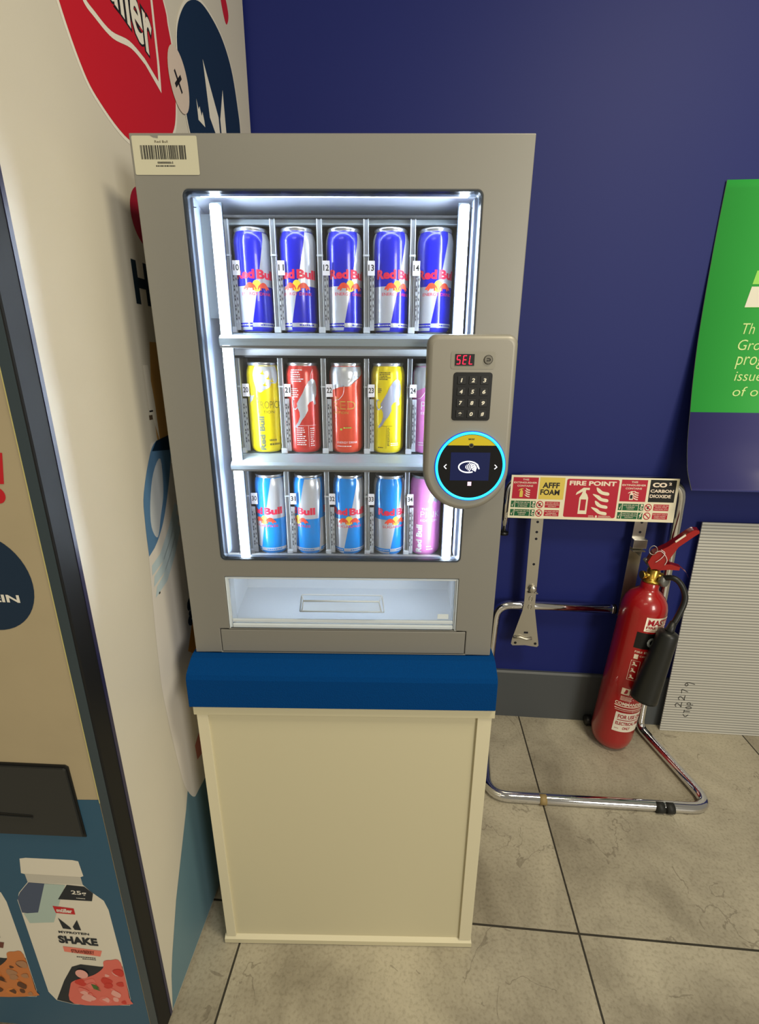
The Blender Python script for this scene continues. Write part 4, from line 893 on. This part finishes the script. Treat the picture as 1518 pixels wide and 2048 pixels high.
def EQ(L, m_, h=.0003): b.flat([L], m_, ef, h, ST2)
def ET(s_, box, m_, bold=.02, h=.0006): b.text(s_, box, m_, ef, h, bold, step=ST2)
EQ(rect(-.018, .100, .476, .524), lw); ET('MASTER', (-.012, .080, .497, .518), lr, .03); ET('FIRE SERVICES', (-.014, .090, .486, .4945), lr, .03)
bars(b, -.012, .06, .4785, .4825, 1, lr, .0006, 3, ef)
EQ(rect(-.034, .110, .414, .470), black, .0005); ET('CO', (.000, .050, .422, .456), mat('label_grey', (150, 156, 160), .4), .06, .0008)
ET('FIRE EXTINGUISHER', (-.027, .085, .398, .405), sw, .01); ET('CARBON DIOXIDE', (-.010, .070, .384, .390), sw, .0)
EQ(rect(-.026, -.014, .376, .392), sw, .0003)
# instruction pictograms
for (u0, u1, v0, v1) in ((-.030, -.004, .296, .368),):
    for r_ in (rect(u0, u1, v0, v0+.0008), rect(u0, u1, v1, v1+.0008), rect(u0, u0+.0008, v0, v1), rect(u1, u1+.0008, v0, v1)): EQ(r_, sw)
    for k in range(3):
        vc = v0+.012+k*.024
        EQ(smooth_loop([(u0+.004, vc-.006), (u0+.008, vc+.002), (u0+.005, vc+.007), (u0+.011, vc+.008), (u0+.013, vc+.001), (u0+.019, vc-.002), (u0+.018, vc-.006), (u0+.010, vc-.003)], 3), sw, .0005)
EQ(rect(-.034, -.010, .238, .262), sw); EQ(smooth_loop([(-.026, .242), (-.017, .244), (-.016, .256), (-.022, .258), (-.024, .250)], 3), lr, .0005); EQ(rect(-.006, .004, .238, .262), sw)
bars(b, -.032, .020, .215, .232, 4, sw, .0004, 8, ef)
ET('COMMANDER', (-.044, .046, .197, .209), sw, .03); EQ(rect(-.044, .050, .191, .1945), sw); EQ(rect(-.042, .050, .182, .1845), sw); EQ(rect(-.040, .050, .176, .1775), sw)
EQ(rect(-.034, .060, .094, .168), lw); ET('FOR USE ON', (-.026, .056, .146, .161), lr, .03); EQ(rect(-.026, .056, .1385, .1415), lr, .0005)
ET('ELECTRICAL FIRES', (-.028, .060, .120, .133), lr, .03); ET('ONLY', (-.004, .022, .103, .114), lr, .03); bars(b, -.028, -.010, .104, .109, 1, lr, .0006, 4, ef)
b.build('printed_labels', EX)
def L_(x, n, z): return Vector((x, -n, z))
b = MB(); b.lathe([(0, 0), (.027, 0), (.027, .006), (.022, .010), (.018, .012), (.018, .040), (.014, .046), (0, .046)], brass, T=Matrix.Translation((0, 0, .618)), n=24)
b.tube([L_(0, 0.0, .640), L_(-.030, .006, .640)], .0095, brass, 14); b.tube([L_(-.028, .006, .640), L_(-.037, .0075, .640)], .0125, brass, 14)
b.tube([L_(0, .004, .644), L_(.024, .012, .642)], .011, brass, 12); b.tube([L_(0, -.002, .658), L_(-.026, .000, .682)], .008, silver_dark, 10); b.tube([L_(-.022, .0, .678), L_(-.036, .0, .690)], .006, silver_dark, 10)
b.lathe([(0, 0), (.019, 0), (.019, .014), (.013, .018), (0, .018)], silver_dark, T=Matrix.Translation((.022, -.014, .630)) @ Matrix.Rotation(PI/2.2, 4, 'X') @ Matrix.Rotation(.5, 4, 'Y'), n=6)
b.build('valve', EX)
# handles: a folded sheet channel for the fixed grip, a curved lever below
def sheet(P, wds, m_, th=.0035):
    bm = bmesh.new(); rows = []
    for (x, z), w_ in zip(P, wds): rows.append([bm.verts.new((x, y, z)) for y in (-w_/2, w_/2)])
    fs = [bm.faces.new((A[0], A[1], B[1], B[0])) for A, B in zip(rows, rows[1:])]
    r_ = bmesh.ops.solidify(bm, geom=bm.faces[:], thickness=th)
    bmesh.ops.recalc_face_normals(bm, faces=bm.faces[:]); return bm
HT = Matrix.Translation((-.016, -.012, .670)) @ Matrix.Rotation(-.30, 4, 'Z') @ Matrix.Diagonal((.74, .95, 1.0, 1))
b = MB()
b.prism([(-.022, .018), (-.010, .050), (.034, .078), (.088, .128), (.104, .140), (.122, .142), (.126, .134), (.112, .122), (.070, .082), (.046, .030), (.030, .004), (-.004, -.002)], 'y', -.017, -.0145, ered, .0006, T=HT)
b.prism([(-.022, .018), (-.010, .050), (.034, .078), (.088, .128), (.104, .140), (.122, .142), (.126, .134), (.112, .122), (.070, .082), (.046, .030), (.030, .004), (-.004, -.002)], 'y', .0145, .017, ered, .0006, T=HT)
b.merge(sheet([(-.024, .016), (-.012, .050), (.033, .079), (.060, .104), (.087, .129), (.104, .1415), (.120, .143), (.128, .136)], [.036]*5+[.034, .028, .018], ered, .003), ered, HT)
b.prism([(.052, .0990), (.080, .1250), (.084, .1205), (.056, .0945)], 'y', -.0185, -.0172, lw, T=HT)
b.build('carry_handle', EX)
b = MB(); b.merge(sheet([(.0, .004), (.030, .018), (.060, .024), (.095, .020), (.122, .006), (.136, -.010)], [.024, .026, .026, .024, .022, .016], ered, .004), ered, HT)
for sy in (-.0125, .0125): b.prism([(.0, .004), (.030, .018), (.060, .024), (.095, .020), (.095, .010), (.060, .006), (.025, -.002)], 'y', sy-.001, sy+.001, ered, T=HT)
b.build('squeeze_lever', EX)
b = MB(); P = [HT @ Vector((x, -.019, z)) for x, z in circle(-.014, .060, .014, 20)]; b.tube(P+[P[0]], .0012, steel, 8, cap=False)
P = [HT @ Vector(p) for p in ((-.006, -.019, .052), (.010, -.022, .062), (.030, -.021, .052), (.042, -.020, .036), (.038, -.020, .020))]; b.tube(smooth_loop([tuple(p) for p in P], 5, False), .0009, can_white, 6)
P = [HT @ Vector(p) for p in ((.004, -.021, .024), (.020, -.022, .040), (.028, -.021, .058), (.012, -.020, .066))]; b.tube(smooth_loop([tuple(p) for p in P], 5, False), .0009, can_white, 6)
b.build('safety_pin', EX)
rub = mat('hose_rubber', (26, 28, 27), .42)
HP = [L_(.022, .020, .640), L_(.038, .040, .652), L_(.056, .052, .642), L_(.072, .062, .612), L_(.072, .070, .585), L_(.060, .080, .550), L_(.048, .087, .522), L_(.041, .090, .495)]
b = MB(); b.tube(smooth_loop([tuple(p) for p in HP], 6, False), .0085, rub, 16); b.tube([L_(.0475, .087, .530), L_(.042, .0895, .505), L_(.040, .090, .494)], [.0095, .0125, .0145], rub, 16); b.build('hose', EX)
b = MB(); p0 = L_(.040, .090, .500); p1 = L_(.014, .102, .262); d = (p1-p0); q_ = d.to_track_quat('Z', 'Y').to_matrix().to_4x4(); ln = d.length
b.lathe([(.0, 0), (.018, 0), (.026, .004), (.029, .012), (.0305, .05), (.0395, ln-.01), (.040, ln), (.037, ln), (.028, .06), (0, .05)], rub, T=Matrix.Translation(p0) @ q_, n=32); b.build('discharge_horn', EX)

# ------------------------------------------------------------------ curling poster board and leaning ribbed sheet
pgreen = mat('poster_green', (52, 178, 74), .45, noise=.03, nscale=4); pnavy = mat('poster_navy', (56, 56, 120), .4); ppale = mat('poster_edge', (200, 214, 160), .5); pwhite = mat('poster_white', (226, 222, 206), .5)
PZ = [(0.9234, .140), (0.9662, .104), (1.0000, .088), (1.0451, .072), (1.0900, .061), (1.1347, .052), (1.2246, .034), (1.3639, .016), (1.5685, .006), (1.7247, .006)]
def pn(z):
    for (z0, n0), (z1, n1) in zip(PZ, PZ[1:]):
        if z0 <= z <= z1: return n0+(n1-n0)*(z-z0)/(z1-z0)
    return .006
PS = smooth_loop(PZ, 5, False)
def poster_fr(u, v, h): 
    z0 = v; k = 0
    for (a, na), (c, nc) in zip(PS, PS[1:]):
        if a <= v <= c: return W(u, na+(nc-na)*(v-a)/(c-a)+h+.0004, v)
    return W(u, pn(v)+h, v)
b = MB(); bm = bmesh.new(); S0, S1 = 0.688, 1.42
for fn, m_ in ((lambda s_, n_, z_: W(s_, n_, z_), None),):
    prev = None
    for z_, n_ in PS:
        cur = [bm.verts.new(W(S0, n_, z_)), bm.verts.new(W(S1, n_, z_)), bm.verts.new(W(S1, n_-.0025, z_)), bm.verts.new(W(S0, n_-.0025, z_))]
        if prev:
            mi = b.mi(pnavy if z_ <= 1.1347 else pgreen); f = bm.faces.new((prev[0], prev[1], cur[1], cur[0])); f.material_index = mi; f.smooth = True
            for i, j in ((1, 2), (2, 3), (3, 0)):
                f = bm.faces.new((prev[i], prev[j], cur[j], cur[i])); f.material_index = b.mi(ppale)
        else: f = bm.faces.new(cur); f.material_index = b.mi(ppale)
        prev = cur
    f = bm.faces.new(prev); f.material_index = b.mi(ppale)
b.merge_raw(bm)
b.flat([[(0.7960, 1.4170), (0.8050, 1.4700), (1.3, 1.4700), (1.3, 1.4170)]], pwhite, poster_fr, .0004); b.flat([[(0.8052, 1.476), (0.8110, 1.51), (1.3, 1.51), (1.3, 1.476)]], mat('poster_lime', (150, 220, 90), .5), poster_fr, .0004)
b.flat([[(0.7960, 1.4170), (1.3, 1.4170), (1.3, 1.4178), (0.7960, 1.4178)]], mat('poster_lime', (150, 220, 90), .5), poster_fr, .0006)
PT_ = mat('poster_text', (206, 230, 150), .5)
for t_, u0, u1, v0, v1 in (('Th', .8010, .8340, 1.3480, 1.3760), ('Gro', .7965, .8570, 1.3050, 1.3330), ('prog', .7955, .8730, 1.2540, 1.2880), ('issue', .7985, .8730, 1.2220, 1.2470), ('of ou', .7985, .8900, 1.1800, 1.2060)):
    b.text(t_, (u0, u1, v0, v1), PT_, poster_fr, .0006, -.005, .2)
tag(b.build('wall_poster'), 'green and navy poster on the blue wall, its lower edge curling forward', 'poster')
# ribbed sheet
def mat_rib():
    m = bpy.data.materials.new('ribbed_plastic'); m.use_nodes = True; nt = m.node_tree; N = nt.nodes; L = nt.links; bs = N['Principled BSDF']
    tc = N.new('ShaderNodeTexCoord'); sp = N.new('ShaderNodeSeparateXYZ'); L.new(tc.outputs['Object'], sp.inputs[0])
    mu = N.new('ShaderNodeMath'); mu.operation = 'MULTIPLY'; mu.inputs[1].default_value = 2*PI/0.0103; L.new(sp.outputs[2], mu.inputs[0])
    si = N.new('ShaderNodeMath'); si.operation = 'SINE'; L.new(mu.outputs[0], si.inputs[0])
    mr = N.new('ShaderNodeMapRange'); mr.inputs[1].default_value = -.6; mr.inputs[2].default_value = .5; L.new(si.outputs[0], mr.inputs[0])
    mx = N.new('ShaderNodeMix'); mx.data_type = 'RGBA'; mx.inputs[6].default_value = lin((178, 178, 174)); mx.inputs[7].default_value = lin((206, 204, 196)); L.new(mr.outputs[0], mx.inputs[0])
    L.new(mx.outputs[2], bs.inputs['Base Color']); bs.inputs['Roughness'].default_value = .35
    bp = N.new('ShaderNodeBump'); bp.inputs['Strength'].default_value = .35; bp.inputs['Distance'].default_value = .0015; L.new(si.outputs[0], bp.inputs['Height']); L.new(bp.outputs[0], bs.inputs['Normal'])
    tr = N.new('ShaderNodeBsdfTransparent'); ms = N.new('ShaderNodeMixShader'); out = N['Material Output']
    al = N.new('ShaderNodeMath'); al.operation = 'MULTIPLY_ADD'; al.inputs[1].default_value = .32; al.inputs[2].default_value = .66; L.new(mr.outputs[0], al.inputs[0])
    L.new(al.outputs[0], ms.inputs[0]); L.new(tr.outputs[0], ms.inputs[1]); L.new(bs.outputs[0], ms.inputs[2]); L.new(ms.outputs[0], out.inputs[0])
    return m
b = MB(); tl = math.atan2(0.021, 0.79)
b.box(0, 0.72, 0, 0.004, 0, 0.790, mat_rib())
hand = [[(0.020, .098), (0.026, .106), (0.034, .104), (0.036, .096), (0.032, .088), (0.052, .094), (0.054, .100)]]
def strokes(S_, m_):
    for P in S_: b.tube([(x, -.0004, z) for x, z in smooth_loop(P, 5, False)], .0011, m_, 6)
mk = mat('marker', (40, 38, 34), .7)
GL = {'2': [[(.0, .8), (.3, 1.0), (.6, .8), (.45, .45), (.0, .0), (.35, .05), (.8, .0)]], '7': [[(.0, .95), (.65, 1.0), (.45, .5), (.25, .0)]],
      '9': [[(.6, .75), (.3, 1.0), (.05, .75), (.3, .5), (.6, .75), (.62, .3), (.4, -.55)]], '<': [[(.7, .9), (.0, .45), (.6, .0)]],
      'T': [[(.0, 1.0), (.8, .95)], [(.4, 1.0), (.38, .0)]], 'O': [[(.4, 1.0), (.05, .6), (.3, .0), (.7, .4), (.4, 1.0)]], 'P': [[(.1, .0), (.12, 1.0), (.6, .9), (.6, .55), (.12, .45)]]}
def write(tx, z0, x0, sz, adv, drift, hz):
    for k, ch in enumerate(tx):
        strokes([[(x0+drift*k-gy*sz, z0+adv*k+gx*hz) for gx, gy in P] for P in GL[ch]], mk)
write('2279', .104, .056, .021, .0285, .0060, .024)
write('<TOP', .064, .086, .020, .0165, .0030, .015)
o = b.build('ribbed_plastic_sheet'); tag(o, 'grey translucent ribbed plastic sheet marked 2279, leaning on the blue wall', 'plastic sheet')
o.matrix_world = WT @ Matrix.Translation((0.8100, -0.0420, 0.001)) @ Matrix.Rotation(-tl, 4, 'X')
